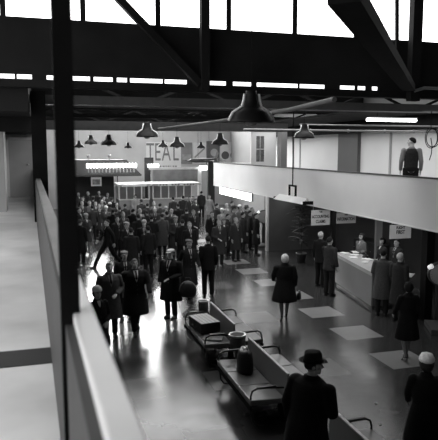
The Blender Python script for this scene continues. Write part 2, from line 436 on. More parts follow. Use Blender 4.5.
def build_body(P, vox, ratio, fine=True):
    bm = BM(); w = P.woman
    # torso
    prof = [(.90, .165, .105, .015), (.98, .165, .11, .01), (1.08, .145, .10, .0), (1.2, .155, .105, -.005), (1.32, .175, .11, 0), (1.41, .165, .09, .01), (1.46, .09, .065, .01)]
    if w: prof = [(.90, .17, .115, .015), (.98, .165, .11, .01), (1.08, .125, .09, .0), (1.2, .14, .11, -.015), (1.32, .155, .10, 0), (1.41, .145, .08, .01), (1.46, .08, .06, .01)]
    loft(bm, [((0, y, z), (a, 0, 0), (0, b, 0)) for z, a, b, y in prof], True, 20)
    ell(bm, (0, .015, .90), (.165, .11, .10))
    tube(bm, [(0, .02, 1.40), (0, .012, 1.48), (0, -.003, 1.58)], [.062, .056 - .007 * w, .055 - .007 * w], 14)
    # head: skull, jaw, chin, brow, nose, ears, lips
    ell(bm, (0, .005, HZ + .015), (.074, .094, .094)); ell(bm, (0, -.034, HZ - .05), (.056, .06, .066))
    ell(bm, (0, -.076, HZ - .098), (.022, .018, .017), 2); ell(bm, (0, -.078, HZ + .028), (.046, .018, .014), 2)
    tube(bm, [(0, -.086, HZ + .02), (0, -.103, HZ - .006), (0, -.116, HZ - .028), (0, -.094, HZ - .036)], [.008, .0095, .0125, .010], 8)
    for sx in (-1, 1):
        ell(bm, (sx * .075, .012, HZ - .005), (.011, .02, .031), 2); ell(bm, (sx * .042, -.066, HZ - .025), (.02, .018, .018), 2)
    ell(bm, (0, -.09, HZ - .064), (.022, .009, .007), 2); ell(bm, (0, -.088, HZ - .075), (.018, .009, .007), 2)
    for i in (0, 1):
        tube(bm, [P.sh[i] + Vector((0, 0, -.03)), P.sh[i].lerp(P.elb[i], .4), P.elb[i], P.elb[i].lerp(P.wri[i], .35), P.wri[i]], [.044, .045, .04, .041, .027], 12)
        ell(bm, P.sh[i] + Vector((0, 0, -.03)), (.045, .05, .045), 2)
        tube(bm, [P.hip[i], P.hip[i].lerp(P.knee[i], .4), P.knee[i], P.knee[i].lerp(P.ank[i], .3) + Vector((0, .012, 0)), P.knee[i].lerp(P.ank[i], .7), P.ank[i]], [.086, .076, .054, .056, .042, .036], 12)
        ft = P.ank[i]; tube(bm, [ft + Vector((0, .04, -.05)), ft + Vector((0, -.02, -.045)), ft + Vector((0, -.13, -.065))], [.03, .036, .022], 10)
        d = P.wri[i] - P.elb[i]; sx = -1 if i == 0 else 1
        inward = Vector((-sx, 0, 0)) if d.z < -.1 else Vector((0, 0, -1))
        thumb = Vector((0, -1, .2)) if d.z < -.1 else Vector((-sx, 0, .3))
        hand(bm, P.wri[i], d, inward, thumb, .55)
    wr = P.wri
    def keep(c):
        if c.z > 1.50: return 1.0
        if min((c - wr[0]).length, (c - wr[1]).length) < .2: return .8
        return 0.0
    me = melt(bm, vox, 3, ratio, keep if fine else None)
    for v in me.vertices:                                   # eye sockets
        for sx in (-1, 1):
            dd = math.hypot(v.co.x - sx * .031, v.co.z - (HZ + .004))
            if dd < .021 and v.co.y < -.04: v.co.y += .010 * (1 - dd / .021)
    for mt in (skin_mat(), mat('brow and iris', .03, .6), mat('lip', .17, .5), mat('eye white', .6, .3), mat('stocking', .16, .5), mat('dark sock', .02, .8)): me.materials.append(mt)
    for p in me.polygons:
        c = p.center; ax = abs(c.x)
        if c.y < -.05 and c.z > 1.5:
            dx, dz = ax - .031, c.z - (HZ + .004)
            if dx * dx + dz * dz < .006 ** 2: p.material_index = 1
            elif (dx / .014) ** 2 + (dz / .007) ** 2 < 1: p.material_index = 3
            elif .013 < ax < .047 and abs(c.z - (HZ + .027)) < .006: p.material_index = 1
            elif ax < .022 and abs(c.z - (HZ - .069)) < .008 and c.y < -.08: p.material_index = 2
        elif c.z < .9 and ax < .2 and min((c - wr[0]).length, (c - wr[1]).length) > .24: p.material_index = 4 if w else 5
    if P.turn:
        for v in me.vertices:
            f = min(1, max(0, (v.co.z - 1.47) / .07)); a = P.turn * f * f * (3 - 2 * f)
            x, y = v.co.x, v.co.y; v.co.x = x * math.cos(a) - y * math.sin(a); v.co.y = x * math.sin(a) + y * math.cos(a)
    return me

def build_coat(P, vox, ratio):
    bm = BM(); w = P.woman; st = P.stride
    if P.coat == 'overcoat':
        hem = .46 if not w else .50; fl = 1.0
        prof = [(1.495, .075, .07, .012), (1.465, .13, .085, .012), (1.43, .195, .105, .01), (1.36, .212, .128, .0), (1.22, .205, .135, -.005), (1.08, .195, .132, 0), (.95, .208, .142, .005), (.78, .232, .16 + st * .12, .005), (.60, .25, .172 + st * .24, .005), (hem, .26, .18 + st * .3, .005)]
        if w: prof = [(1.49, .065, .062, .012), (1.46, .115, .08, .012), (1.43, .172, .10, .01), (1.36, .188, .122, 0), (1.22, .18, .142, -.01), (1.08, .165, .12, 0), (.95, .20, .142, .008), (.78, .235, .165 + st * .1, .005), (.62, .262, .185 + st * .2, .005), (hem, .272, .195 + st * .24, .005)]
    elif P.coat == 'vest':
        prof = [(1.475, .09, .075, .012), (1.43, .15, .095, .01), (1.36, .175, .122, .0), (1.22, .178, .125, -.005), (1.08, .168, .12, 0), (.97, .172, .122, .005)]
    else:
        prof = [(1.495, .07, .068, .012), (1.465, .125, .08, .012), (1.43, .188, .10, .01), (1.36, .202, .122, .0), (1.22, .192, .126, -.005), (1.08, .178, .12, 0), (.95, .188, .13, .005), (.78, .198, .14, .01)]
        if w: prof = [(z, a * .93, b, c) for z, a, b, c in prof]
    rings = []
    for z, a, b, y in prof: rings.append(((0, y, z), (a, 0, 0), (0, b, 0)))
    loft(bm, rings, True, 24)
    if P.coat != 'vest':
        for i in (0, 1):
            wend = P.elb[i].lerp(P.wri[i], .97)
            tube(bm, [P.sh[i] + Vector((0, 0, -.01)), P.sh[i].lerp(P.elb[i], .45), P.elb[i], P.elb[i].lerp(P.wri[i], .5), wend], [.074, .066, .058, .053, .049], 14)
            ell(bm, P.sh[i] + Vector((0, 0, -.012)), (.072, .078, .07), 2)
        # turned-up collar
        loft(bm, [((0, .012, 1.455), (.10, 0, 0), (0, .085, 0)), ((0, .016, 1.50), (.082, 0, 0), (0, .075, 0)), ((0, .022, 1.525), (.074, 0, 0), (0, .066, .012))], True, 20)
    me = melt(bm, vox, 3, ratio)
    # soft hanging folds below the waist
    for v in me.vertices:
        if v.co.z < 1.0 and P.coat == 'overcoat':
            a = math.atan2(v.co.y, v.co.x); k = (1.0 - v.co.z) * .028
            r = 1 + k * math.sin(a * 7 + 1.3) * 1.3
            v.co.x *= r; v.co.y *= r
    return me

def patch(me, outline, off):
    """flat outline (x,z) draped on the front of a garment mesh"""
    from mathutils.bvhtree import BVHTree
    t = BVHTree.FromPolygons([v.co for v in me.vertices], [tuple(p.vertices) for p in me.polygons])
    bm = BM(); vs = [bm.verts.new((x, 0, z)) for x, z in outline]; bm.faces.new(vs)
    bmesh.ops.triangulate(bm, faces=bm.faces)
    bmesh.ops.subdivide_edges(bm, edges=bm.edges, cuts=3, use_grid_fill=True)
    for v in bm.verts:
        h = t.ray_cast(Vector((v.co.x, -1, v.co.z)), Vector((0, 1, 0)))
        v.co.y = (h[0].y if h[0] else -.08) - off
    bmesh.ops.recalc_face_normals(bm, faces=bm.faces)
    if bm.faces and sum(f.normal.y for f in bm.faces) > 0: bmesh.ops.reverse_faces(bm, faces=bm.faces)
    m2 = bpy.data.meshes.new('patch'); bm.to_mesh(m2); bm.free(); smooth(m2)
    return m2

def build_trousers(P, vox, ratio):
    bm = BM()
    ell(bm, (0, .012, .93), (.178, .122, .12))
    for i in (0, 1):
        a = P.ank[i]; tube(bm, [P.hip[i] + Vector((0, 0, .04)), P.hip[i].lerp(P.knee[i], .5), P.knee[i], P.knee[i].lerp(a, .5), a + Vector((0, .005, -.01))], [.105, .095, .08, .072, .068], 14)
    return melt(bm, vox, 2, ratio)

def shoe(P, i):
    bm = BM(); w = P.woman; a = P.ank[i]
    h = .085
    if not w:
        rs = [(.075, .025, .028, .03), (.05, .038, .04, .042), (0, .04, .05, .05), (-.06, .04, .038, .038), (-.12, .046, .03, .03), (-.17, .04, .024, .024), (-.195, .02, .014, .014)]
        for k in range(1): pass
        loft(bm, [((0, y, zc - .002), (rx, 0, 0), (0, 0, rz)) for y, rx, rz, zc in rs], True, 12)
        box(bm, -.034, .034, -.17, .07, -.002, .012); box(bm, -.033, .033, .015, .075, -.002, .022)
    else:
        rs = [(.06, .02, .028, .075), (.03, .032, .03, .07), (-.03, .032, .026, .05), (-.09, .036, .02, .028), (-.14, .03, .016, .018), (-.165, .012, .01, .012)]
        loft(bm, [((0, y, zc), (rx, 0, 0), (0, 0, rz)) for y, rx, rz, zc in rs], True, 12)
        tube(bm, [(0, .045, .06), (0, .05, 0)], [.02, .013], 10)
    pit = P.toe[i]
    mt = Matrix.Translation((a.x, a.y - 0.0, 0)) @ Matrix.Translation((0, -.12, 0)) @ Matrix.Rotation(-pit, 4, 'X') @ Matrix.Translation((0, .12, 0)) if pit > 0 else Matrix.Translation((a.x, a.y, 0))
    if pit > 0:
        # toe stays on the ground, heel lifted to the raised ankle
        mt = Matrix.Translation((a.x, a.y - .02, 0)) @ Matrix.Translation((0, -.12, 0)) @ Matrix.Rotation(pit * .6, 4, 'X') @ Matrix.Translation((0, .12, 0))
        bmesh.ops.transform(bm, matrix=mt, verts=bm.verts)
        zm = min(v.co.z for v in bm.verts)
        for v in bm.verts: v.co.z -= zm
    else:
        bmesh.ops.transform(bm, matrix=mt, verts=bm.verts)
        zm = min(v.co.z for v in bm.verts)
        for v in bm.verts: v.co.z -= zm
    bmesh.ops.recalc_face_normals(bm, faces=bm.faces)
    me = bpy.data.meshes.new('shoe'); bm.to_mesh(me); bm.free(); smooth(me)
    return me

# ---- head wear and hair, all fitted to the common head
def shell(r, c, keepf, thick=.012, sub=4, bumpy=0.0, disp=None):
    bm = BM(); bmesh.ops.create_icosphere(bm, subdivisions=sub, radius=1.0)
    kill = [f for f in bm.faces if not keepf(f.calc_center_median())]
    bmesh.ops.delete(bm, geom=kill, context='FACES')
    for v in bm.verts:
        n = v.co.normalized(); s = 1.0
        if bumpy: s += bumpy * noise.noise(n * 6.0)
        v.co = Vector((n.x * r[0] * s, n.y * r[1] * s, n.z * r[2] * s)) + Vector(c)
        if disp: v.co = disp(v.co)
    r_ = bmesh.ops.extrude_face_region(bm, geom=bm.faces[:])
    for g in r_['geom']:
        if isinstance(g, bmesh.types.BMVert): g.co = Vector(c) + (g.co - Vector(c)) * (1 - thick / r[0])
    bmesh.ops.recalc_face_normals(bm, faces=bm.faces)
    me = bpy.data.meshes.new('shell'); bm.to_mesh(me); bm.free(); smooth(me)
    return me
def short_line(n): return n.z > (.62 if n.y < -.6 else (.62 + (n.y + .6) / .45 * (-.45) if n.y < -.15 else .17 - (n.y + .15) * .72))
HEADS = {}
def done(bm):
    bmesh.ops.recalc_face_normals(bm, faces=bm.faces)
    me = bpy.data.meshes.new('headwear'); bm.to_mesh(me); bm.free(); smooth(me); return me
def make_heads(sub, seg, key):
    H = {}
    H['short'] = shell((.081, .102, .102), (0, .006, HZ + .016), short_line, .014, sub, .04)
    H['bald'] = shell((.080, .100, .098), (0, .006, HZ + .014), lambda n: n.z < .45 and n.y > -.2 and n.z > -.45, .012, sub, .03)
    H['bob'] = shell((.098, .118, .125), (0, .014, HZ + .002), lambda n: (n.z > .45 or n.y > -.25) and n.z > -.85, .02, sub, .08)
    H['scarf'] = shell((.094, .115, .125), (0, .01, HZ + .0), lambda n: (n.z > .42 or n.y > -.55) and n.z > -.95, .012, sub, .03)
    # trilby / fedora
    bm = BM(); rs = []
    for z, rx, ry in ((1.688, .084, .106), (1.71, .086, .108), (1.755, .082, .104), (1.802, .076, .098), (1.818, .068, .088)): rs.append(((0, .006, z), (rx, 0, 0), (0, ry, 0)))
    rs.append(((0, .006, 1.817), (.03, 0, 0), (0, .045, 0)))
    for j in range(len(rs)): pass
    loft(bm, rs, True, seg)
    for v in bm.verts:
        if v.co.z > 1.78: v.co.z -= .022 * math.exp(-(v.co.x / .022) ** 2); 
        if v.co.z > 1.76 and v.co.y < -.03: v.co.x *= .82
    inner, mid, outer, low = [], [], [], []
    for i in range(seg):
        a = 2 * PI * i / seg; c, s = math.cos(a), math.sin(a)
        lift = .022 * abs(c) ** 2 - .004 * max(0, -s) ** 2 + .012 * max(0, s) ** 2
        inner.append(bm.verts.new((.082 * c, .006 + .104 * s, 1.69))); mid.append(bm.verts.new((.112 * c, .006 + .135 * s, 1.69 + lift * .35)))
        outer.append(bm.verts.new((.138 * c, .006 + .163 * s, 1.692 + lift))); low.append(bm.verts.new((.112 * c, .006 + .135 * s, 1.684 + lift * .35)))
    for i in range(seg):
        j = (i + 1) % seg
        for A, B in ((inner, mid), (mid, outer), (outer, low), (low, inner)): bm.faces.new((A[i], A[j], B[j], B[i]))
    H['hat'] = done(bm)
    H['hat_band'] = done(loft(BM(), [((0, .006, 1.692), (.0875, 0, 0), (0, .1095, 0)), ((0, .006, 1.72), (.0875, 0, 0), (0, .109, 0))], True, seg))
    # flat cap
    bm = BM(); loft(bm, [((0, .01, 1.69), (.088, 0, 0), (0, .108, 0)), ((0, .008, 1.715), (.10, 0, 0), (0, .125, 0)), ((0, .004, 1.74), (.092, 0, 0), (0, .115, .01)), ((0, .0, 1.757), (.05, 0, 0), (0, .07, .006))], True, seg)
    loft(bm, [((0, -.09, 1.70), (.07, 0, 0), (0, 0, .006)), ((0, -.13, 1.69), (.062, 0, 0), (0, 0, .006)), ((0, -.155, 1.68), (.035, 0, 0), (0, 0, .004))], True, 12)
    H['cap'] = done(bm)
    # lady's close hat with rolled edge
    bm = BM(); loft(bm, [((0, .012, 1.675), (.098, 0, 0), (0, .118, 0)), ((0, .012, 1.70), (.106, 0, 0), (0, .126, 0)), ((0, .014, 1.73), (.098, 0, 0), (0, .118, 0)), ((0, .016, 1.768), (.078, 0, 0), (0, .094, 0)), ((0, .018, 1.788), (.035, 0, 0), (0, .045, 0))], True, seg)
    for v in bm.verts:
        q = noise.noise(v.co * 40) * .006; v.co += v.co.normalized() * q; v.co.z += q
    H['lady_hat'] = done(bm)
    HEADS[key] = H
make_heads(4, 28, 'hi'); make_heads(3, 16, 'lo')

TPL = {}
def template(name, lod, **k):
    P = Pose(**k); hi = lod == 'hi'
    T = {'P': P, 'lod': lod, 'parts': []}
    if hi: T['body'] = build_body(P, .0068, .30)
    else: T['body'] = build_body(P, .011, .22)
    cv, cr = (.014, .5) if hi else (.022, .5)
    coat = build_coat(P, cv, cr)
    cname = {'overcoat': 'overcoat', 'jacket': 'jacket', 'vest': 'waistcoat'}[P.coat]
    T['parts'].append((cname, coat, 'coat'))
    if P.coat == 'vest':
        bm = BM()
        for i in (0, 1):
            tube(bm, [P.sh[i] + Vector((0, 0, -.005)), P.sh[i].lerp(P.elb[i], .45), P.elb[i], P.elb[i].lerp(P.wri[i], .5), P.elb[i].lerp(P.wri[i], .96)], [.069, .064, .056, .05, .042], 14)
            ell(bm, P.sh[i], (.07, .072, .066), 2)
        loft(bm, [((0, .01, 1.46), (.11, 0, 0), (0, .08, 0)), ((0, .012, 1.50), (.068, 0, 0), (0, .064, 0)), ((0, .014, 1.525), (.064, 0, 0), (0, .06, 0))], True, 18)
        loft(bm, [((0, .01, 1.44), (.16, 0, 0), (0, .09, 0)), ((0, .01, 1.30), (.155, 0, 0), (0, .1, 0))], True, 18)
        T['parts'].append(('shirt', melt(bm, cv, 2, cr), 'shirt'))
    else:
        if not P.woman:
            b = 1.16 if P.coat == 'jacket' else 1.22
            T['parts'].append(('shirt_front', patch(coat, [(-.052, 1.49), (.052, 1.49), (.045, 1.36), (0, b), (-.045, 1.36)], .004), 'shirt'))
            T['parts'].append(('tie', patch(coat, [(-.016, 1.485), (.016, 1.485), (.012, 1.45), (.022, b + .10), (0, b + .05), (-.022, b + .10), (-.012, 1.45)], .009), 'tie'))
        else:
            T['parts'].append(('neck_scarf', patch(coat, [(-.04, 1.49), (.04, 1.49), (.02, 1.40), (0, 1.36), (-.02, 1.40)], .005), 'shirt'))
        z = 1.16 if P.coat == 'jacket' else 1.22
        for sx in (-1, 1):
            o = [(.050, 1.495), (.085, 1.455), (.095, 1.40), (.075, 1.385), (.085, 1.36), (.006, z - .01), (.046, 1.37)]
            T['parts'].append(('lapel', patch(coat, [(sx * x, q) for x, q in o], .007), 'lapel'))
        if hi:
            for q in range(3):
                bm = BM(); 
                from mathutils.bvhtree import BVHTree
                t = BVHTree.FromPolygons([v.co for v in coat.vertices], [tuple(p.vertices) for p in coat.polygons])
                hh = t.ray_cast(Vector((.012, -1, z - .06 - q * .11)), Vector((0, 1, 0)))
                ell(bm, hh[0] if hh[0] else (0, -.13, z), (.013, .006, .013), 2)
                T['parts'].append(('button', done(bm), 'button'))
    if not P.woman: T['parts'].append(('trousers', build_trousers(P, cv, cr), 'trousers'))
    for i in (0, 1): T['parts'].append(('shoe', shoe(P, i), 'shoe'))
    if P.lean:
        for me in [T['body']] + [q[1] for q in T['parts']]:
            for v in me.vertices: v.co.y -= P.lean * max(0, v.co.z - .9)
    TPL[name] = T
HI = dict(lod='hi')
template('coat_hi', 'hi', coat='overcoat', arms=('hang', 'hold'))
template('coatwalk_hi', 'hi', coat='overcoat', stride=.26, arms=('back', 'fwd'))
template('suit_hi', 'hi', coat='jacket', arms=('hang', 'hang'))
template('lean_hi', 'hi', coat='jacket', arms=('hang', 'lean'))
template('vest_hi', 'hi', coat='vest', arms=('hang', 'hang'), turn=62)
template('turned_hi', 'hi', coat='overcoat', arms=('hold', 'hang'), turn=-43, lean=.13)
template('lady_hi', 'hi', coat='overcoat', woman=True, arms=('hang', 'hold'))
template('ladywalk_hi', 'hi', coat='overcoat', woman=True, stride=.17, arms=('hang', 'fwd'))
template('suitwalk_hi', 'hi', coat='jacket', stride=.50, arms=('fwd', 'back'))
template('coat_lo', 'lo', coat='overcoat', arms=('hang', 'hang'))
template('coat2_lo', 'lo', coat='overcoat', arms=('hold', 'hang'))
template('suit_lo', 'lo', coat='jacket', arms=('hang', 'hang'))
template('suit2_lo', 'lo', coat='jacket', arms=('chest', 'hang'))
template('coatwalk_lo', 'lo', coat='overcoat', stride=.26, arms=('back', 'fwd'))
template('lady_lo', 'lo', coat='overcoat', woman=True, arms=('hang', 'hold'))
template('ladywalk_lo', 'lo', coat='overcoat', woman=True, stride=.17, arms=('hang', 'fwd'))
for T in TPL.values():
    for _, me, _k in T['parts']:
        if not me.materials: me.materials.append(cloth(.03))
for Hs in HEADS.values():
    for me in Hs.values(): me.materials.append(cloth(.03))

def part(parent, name, me, mt):
    o = bpy.data.objects.new(name, me); COL.objects.link(o); o.parent = parent
    o.material_slots[0].link = 'OBJECT'; o.material_slots[0].material = mt
    return o
PEOPLE = []
def person(tpl, loc, rz, head='short', hs=.03, coat=.02, trousers=.02, shirt=.6, tie=.03, h=1.75, label=None, group=None, hs2=None, wide=1.0, hair=.03, bulk=1.0):
    T = TPL[tpl]
    o = bpy.data.objects.new('person', T['body']); COL.objects.link(o)
    o.location = loc; o.rotation_euler = (0, 0, rz); s = h / 1.75; o.scale = (s * wide, s * wide, s)
    tag(o, label, 'person', group)
    for nm, me, key in T['parts']:
        mt = {'coat': cloth(coat), 'lapel': cloth(coat * 1.25), 'shirt': mat('shirt cotton %.2f' % shirt, shirt, .8, 0, .05), 'tie': cloth(tie), 'trousers': cloth(trousers),
              'shoe': leather(.012), 'button': leather(.03)}[key]
        c = part(o, nm, me, mt)
        if key in ('coat', 'lapel', 'shirt', 'tie', 'button'): c.scale = (bulk, bulk, 1)
    Hs = HEADS[T['lod']]; n0 = set(o.children)
    if head == 'hat':
        part(o, 'hair', Hs['bald'], cloth(hair)); ht = part(o, 'hat', Hs['hat'], cloth(hs)); part(ht, 'hat_band', Hs['hat_band'], cloth(.012))
    elif head == 'cap': part(o, 'hair', Hs['bald'], cloth(hair)); part(o, 'cap', Hs['cap'], cloth(hs))
    elif head == 'lady_hat': part(o, 'hair', Hs['bob'], cloth(hair)); part(o, 'hat', Hs['lady_hat'], cloth(hs))
    elif head == 'scarf': part(o, 'headscarf', Hs['scarf'], cloth(hs))
    else: part(o, 'hair', Hs[head], cloth(hs))
    if T['P'].turn:
        for c in o.children:
            if c not in n0: c.rotation_euler = (0, 0, T['P'].turn); c.location = (0, -T['P'].lean * (HZ - .9), 0)
    PEOPLE.append(o)
    return o
def by_head(px, py, h, hat=0.0):
    p = atz(px, py, h + hat); return Vector((p.x, p.y, 0))
def facing_deg(d): return R(d)

# --- the people who stand out, each placed on the floor where the photo shows head and feet
TO = 0                     # 0 faces the camera side of the hall, 180 faces the far wall, 90 faces right
def P1(tpl, px, py, h, rz, label, hat=.02, dx=0, dy=0, z=0, **k):
    loc = by_head(px, py, h, hat) if z == 0 else None
    return person(tpl, (loc.x + dx, loc.y + dy, 0), R(rz), h=h, label=label, **k)
hatman = P1('turned_hi', 308.5, 353, 1.78, 118, 'man in dark brimmed hat and black overcoat, large in front between the benches', hat=.07, head='hat', hs=.02, coat=.012, wide=1.08, bulk=1.2)
P1('ladywalk_hi', 427, 353, 1.66, 150, 'woman in white textured hat and black coat at the bottom right corner', head='lady_hat', hs=.75, coat=.008, hat=.03)
P1('ladywalk_hi', 285, 253.5, 1.68, 165, 'white-haired woman in dark coat walking alone on the open floor', head='bob', hs=.6, coat=.014, wide=1.05, bulk=1.2)
P1('coat_hi', 109, 262, 1.74, 8, 'man in plain grey raincoat nearest the white rail', bulk=1.15, head='short', hs=.16, coat=.075, trousers=.03, shirt=.35)
P1('suit_hi', 125, 250.5, 1.74, 5, 'man in light flat cap behind grey raincoat man', head='cap', hs=.2, coat=.02, dx=-.02)
P1('coatwalk_hi', 134.5, 258, 1.76, 5, 'man in open dark overcoat with white shirt and tie walking forward', head='short', hs=.12, coat=.014, shirt=.75, bulk=1.25)
P1('coat_hi', 170.5, 249.5, 1.78, -40, 'man in long black overcoat and pale hat holding a round bag', head='cap', hs=.5, coat=.012, hat=.0, bulk=1.2)
P1('lady_hi', 97, 286, 1.66, 20, 'woman in pale round hat half hidden by the white rail', head='lady_hat', hs=.85, coat=.02, hat=.03)
P1('suitwalk_hi', 107, 219, 1.78, -78, 'man in dark suit striding left with legs wide apart', head='short', hs=.03, coat=.012, trousers=.01)
P1('suit_hi', 208, 235, 1.82, 175, 'tall man in black suit standing with his back turned in mid floor', head='short', hs=.02, coat=.008, trousers=.008)
P1('coatwalk_hi', 189, 239, 1.76, 10, 'man in long dark coat walking beside tall black-suited man', head='cap', hs=.12, coat=.014)
P1('ladywalk_hi', 224, 218, 1.62, -10, 'woman in knee-length dark coat with bare calves near the tall man', head='bob', hs=.1, coat=.03)
P1('coat_hi', 162, 213, 1.76, 175, 'man in mid-grey overcoat seen from behind among dark coats', head='short', hs=.03, coat=.085)
P1('suit_hi', 321, 231, 1.76, 120, 'white-haired man in dark suit, left of two at the desk', head='short', hs=.5, coat=.012, trousers=.01)
P1('lean_hi', 330, 236.5, 1.76, 118, 'man in charcoal suit leaning an arm on the desk', head='short', hs=.02, coat=.035, trousers=.02)
P1('coat_hi', 383.5, 249, 1.74, 140, 'dark-haired person in grey coat at the near end of desk', head='short', hs=.012, coat=.075)
P1('coat_hi', 400.5, 252, 1.76, 110, 'grey-haired man in black overcoat reading a paper by the column', head='short', hs=.55, coat=.03)
fc = atz(405, 361, 0)
person('ladywalk_hi', (fc.x + .05, fc.y + .05, 0), R(170), head='scarf', hs=.01, coat=.008, h=1.64, label='woman in black coat and headscarf standing on a pale floor square')
pb = aty(412, 137.5, 13.55)
person('vest_hi', (pb.x, 13.55, 2.83), R(152), head='short', hs=.012, coat=.025, trousers=.012, shirt=.2, h=1.80, wide=1.04, label='man in waistcoat and shirt sleeves standing on the balcony')
# staff behind the desk
person('lady_lo', (9.75, 16.6, 0), R(-75), head='bob', hs=.05, coat=.18, h=1.60, label='desk clerk in pale dress, furthest behind the counter')
person('lady_lo', (9.8, 15.45, 0), R(-85), head='bob', hs=.012, coat=.03, h=1.62, label='dark-haired clerk in dark clothes behind middle of the counter')
person('suit_lo', (9.95, 14.9, 0), R(-80), head='short', hs=.02, coat=.04, h=1.66, label='clerk in the shade under the hanging sign by column')

# --- the crowd: clusters, each person at his own spot; (px, py of head, template, facing, headgear, head shade, coat shade)
ORD = ['leftmost', 'second', 'third', 'fourth', 'fifth', 'sixth', 'seventh', 'eighth', 'ninth', 'tenth', 'eleventh', 'twelfth', 'thirteenth', 'fourteenth', 'fifteenth', 'sixteenth', 'seventeenth', 'eighteenth']
def tone(c): return 'black' if c < .016 else 'dark' if c < .05 else 'grey' if c < .16 else 'pale'
def cluster(desc, rows, group, ymax=37.2):
    rows = sorted(rows, key=lambda r: r[0])
    for i, (px, py, tp, rz, hd, hs, ct) in enumerate(rows):
        h = 1.64 if 'lady' in tp else 1.74 + .03 * math.sin(px * 1.7)
        who = 'woman' if 'lady' in tp else 'man'
        gar = 'suit' if 'suit' in tp else 'coat'
        hg = {'hat': ' and hat', 'cap': ' and flat cap', 'lady_hat': ' and round hat', 'scarf': ' and headscarf', 'bald': '', 'bob': '', 'short': ''}[hd]
        pos = ORD[i] if i == 0 else ('rightmost' if i == len(rows) - 1 else ORD[i] + ' from left')
        lab = '%s in %s %s%s, %s %s' % (who, tone(ct), gar, hg, pos, desc)
        p = by_head(px, py, h, .04 if hd in ('hat', 'lady_hat') else .01)
        if p.y > ymax: p = p * (ymax / p.y)
        for f in (1, .98, 1.02, .96, 1.04, .94, 1.06, .92, .90, 1.09, .88, .86, .84):
            q = p * f
            if q.y < ymax + .01 and all((q - Vector((e.location.x, e.location.y, 0))).length > (.9 if 'striding left' in e['label'] else .56) for e in PEOPLE): break
        p = q
        person(tp, p, R(rz), head=hd, hs=hs, coat=ct * (1.7 if ct < .012 or .016 <= ct < .029 else 1.0), trousers=min(ct, .03), h=h, label=lab, group=group)
C, C2, S, S2, W, L, LW = 'coat_lo', 'coat2_lo', 'suit_lo', 'suit2_lo', 'coatwalk_lo', 'lady_lo', 'ladywalk_lo'
cluster('under the lit canopy', [
    (78.5, 192, L, 30, 'bob', .3, .06), (88, 191.5, C, 100, 'short', .35, .04), (99, 190.5, S, 20, 'short', .3, .05), (107.5, 189.5, L, -20, 'bob', .25, .10),
    (83, 196.5, S2, -30, 'short', .03, .012), (93, 195.5, C, 170, 'hat', .06, .03), (103.5, 196, C2, 60, 'short', .02, .02), (112, 197, S, 150, 'short', .05, .015)], 'crowd under the lit canopy')
cluster('in row behind striding man', [
    (79, 207.5, C, 60, 'short', .02, .012), (86, 213, L, 20, 'lady_hat', .4, .05), (92, 205, S, 190, 'short', .02, .02), (99, 203.5, C, 10, 'short', .12, .03), (106, 204.5, L, -15, 'lady_hat', .7, .07),
    (113, 209, S, 170, 'short', .015, .012), (119.5, 206, C, 190, 'short', .05, .02)], 'row behind the striding man')
cluster('around the striding man', [
    (80, 219, C, 150, 'short', .05, .012), (117, 216, S, 30, 'short', .02, .01)], 'men near the striding man')
cluster('in the dark middle knot', [
    (126.5, 219, C2, 20, 'cap', .3, .014), (133, 208.5, C, 150, 'short', .02, .012), (138, 214, S, 200, 'short', .02, .01), (144, 219.5, C, -10, 'lady_hat', .35, .012),
    (151.5, 214, C2, 170, 'short', .02, .01), (148, 225.5, S, 190, 'short', .015, .008), (131, 227.5, C, 175, 'short', .02, .008)], 'dark knot in mid crowd')
cluster('before the white booths', [
    (125, 203.5, C, 170, 'short', .02, .03), (135.5, 193, L, 10, 'bob', .02, .35), (141, 199, C, 200, 'short', .05, .02), (147.5, 203, S, 170, 'short', .02, .02), (154, 201.5, L, 15, 'bob', .3, .12),
    (160, 203, C, 170, 'short', .02, .05), (166, 205, L, 0, 'lady_hat', .3, .15), (173, 197, S, 190, 'short', .02, .03), (178, 203.5, C, 185, 'short', .015, .014), (183, 195.5, S2, 170, 'short', .02, .03), (190, 196, C, 30, 'short', .03, .03), (195.5, 199, L, 20, 'bob', .03, .03)], 'people before the white booths', 34.6)
cluster('behind the long-coated walker', [
    (175.5, 216, C2, 10, 'cap', .2, .02), (182.5, 219, S, 170, 'short', .03, .014), (189.5, 221.5, C, 10, 'short', .2, .012)], 'three behind the long-coated walker')
cluster('queueing at the lit counter', [
    (201.5, 191, S, 150, 'short', .02, .02), (209.5, 195, LW, 10, 'bob', .1, .3), (217, 203, C, 120, 'short', .02, .02), (212, 211.5, C, 10, 'short', .02, .014), (222, 208, L, -20, 'lady_hat', .7, .3), (219, 219, C2, 0, 'short', .2, .02),
    (228, 213.5, S, 60, 'short', .03, .02), (233.5, 206, C2, 70, 'hat', .08, .10), (236, 214.5, C, 20, 'short', .25, .02), (243, 212, C, 100, 'short', .02, .03), (250, 211.5, S, 80, 'short', .03, .012), (256.5, 212.5, C, 70, 'short', .03, .015)], 'queue at the lit counter')

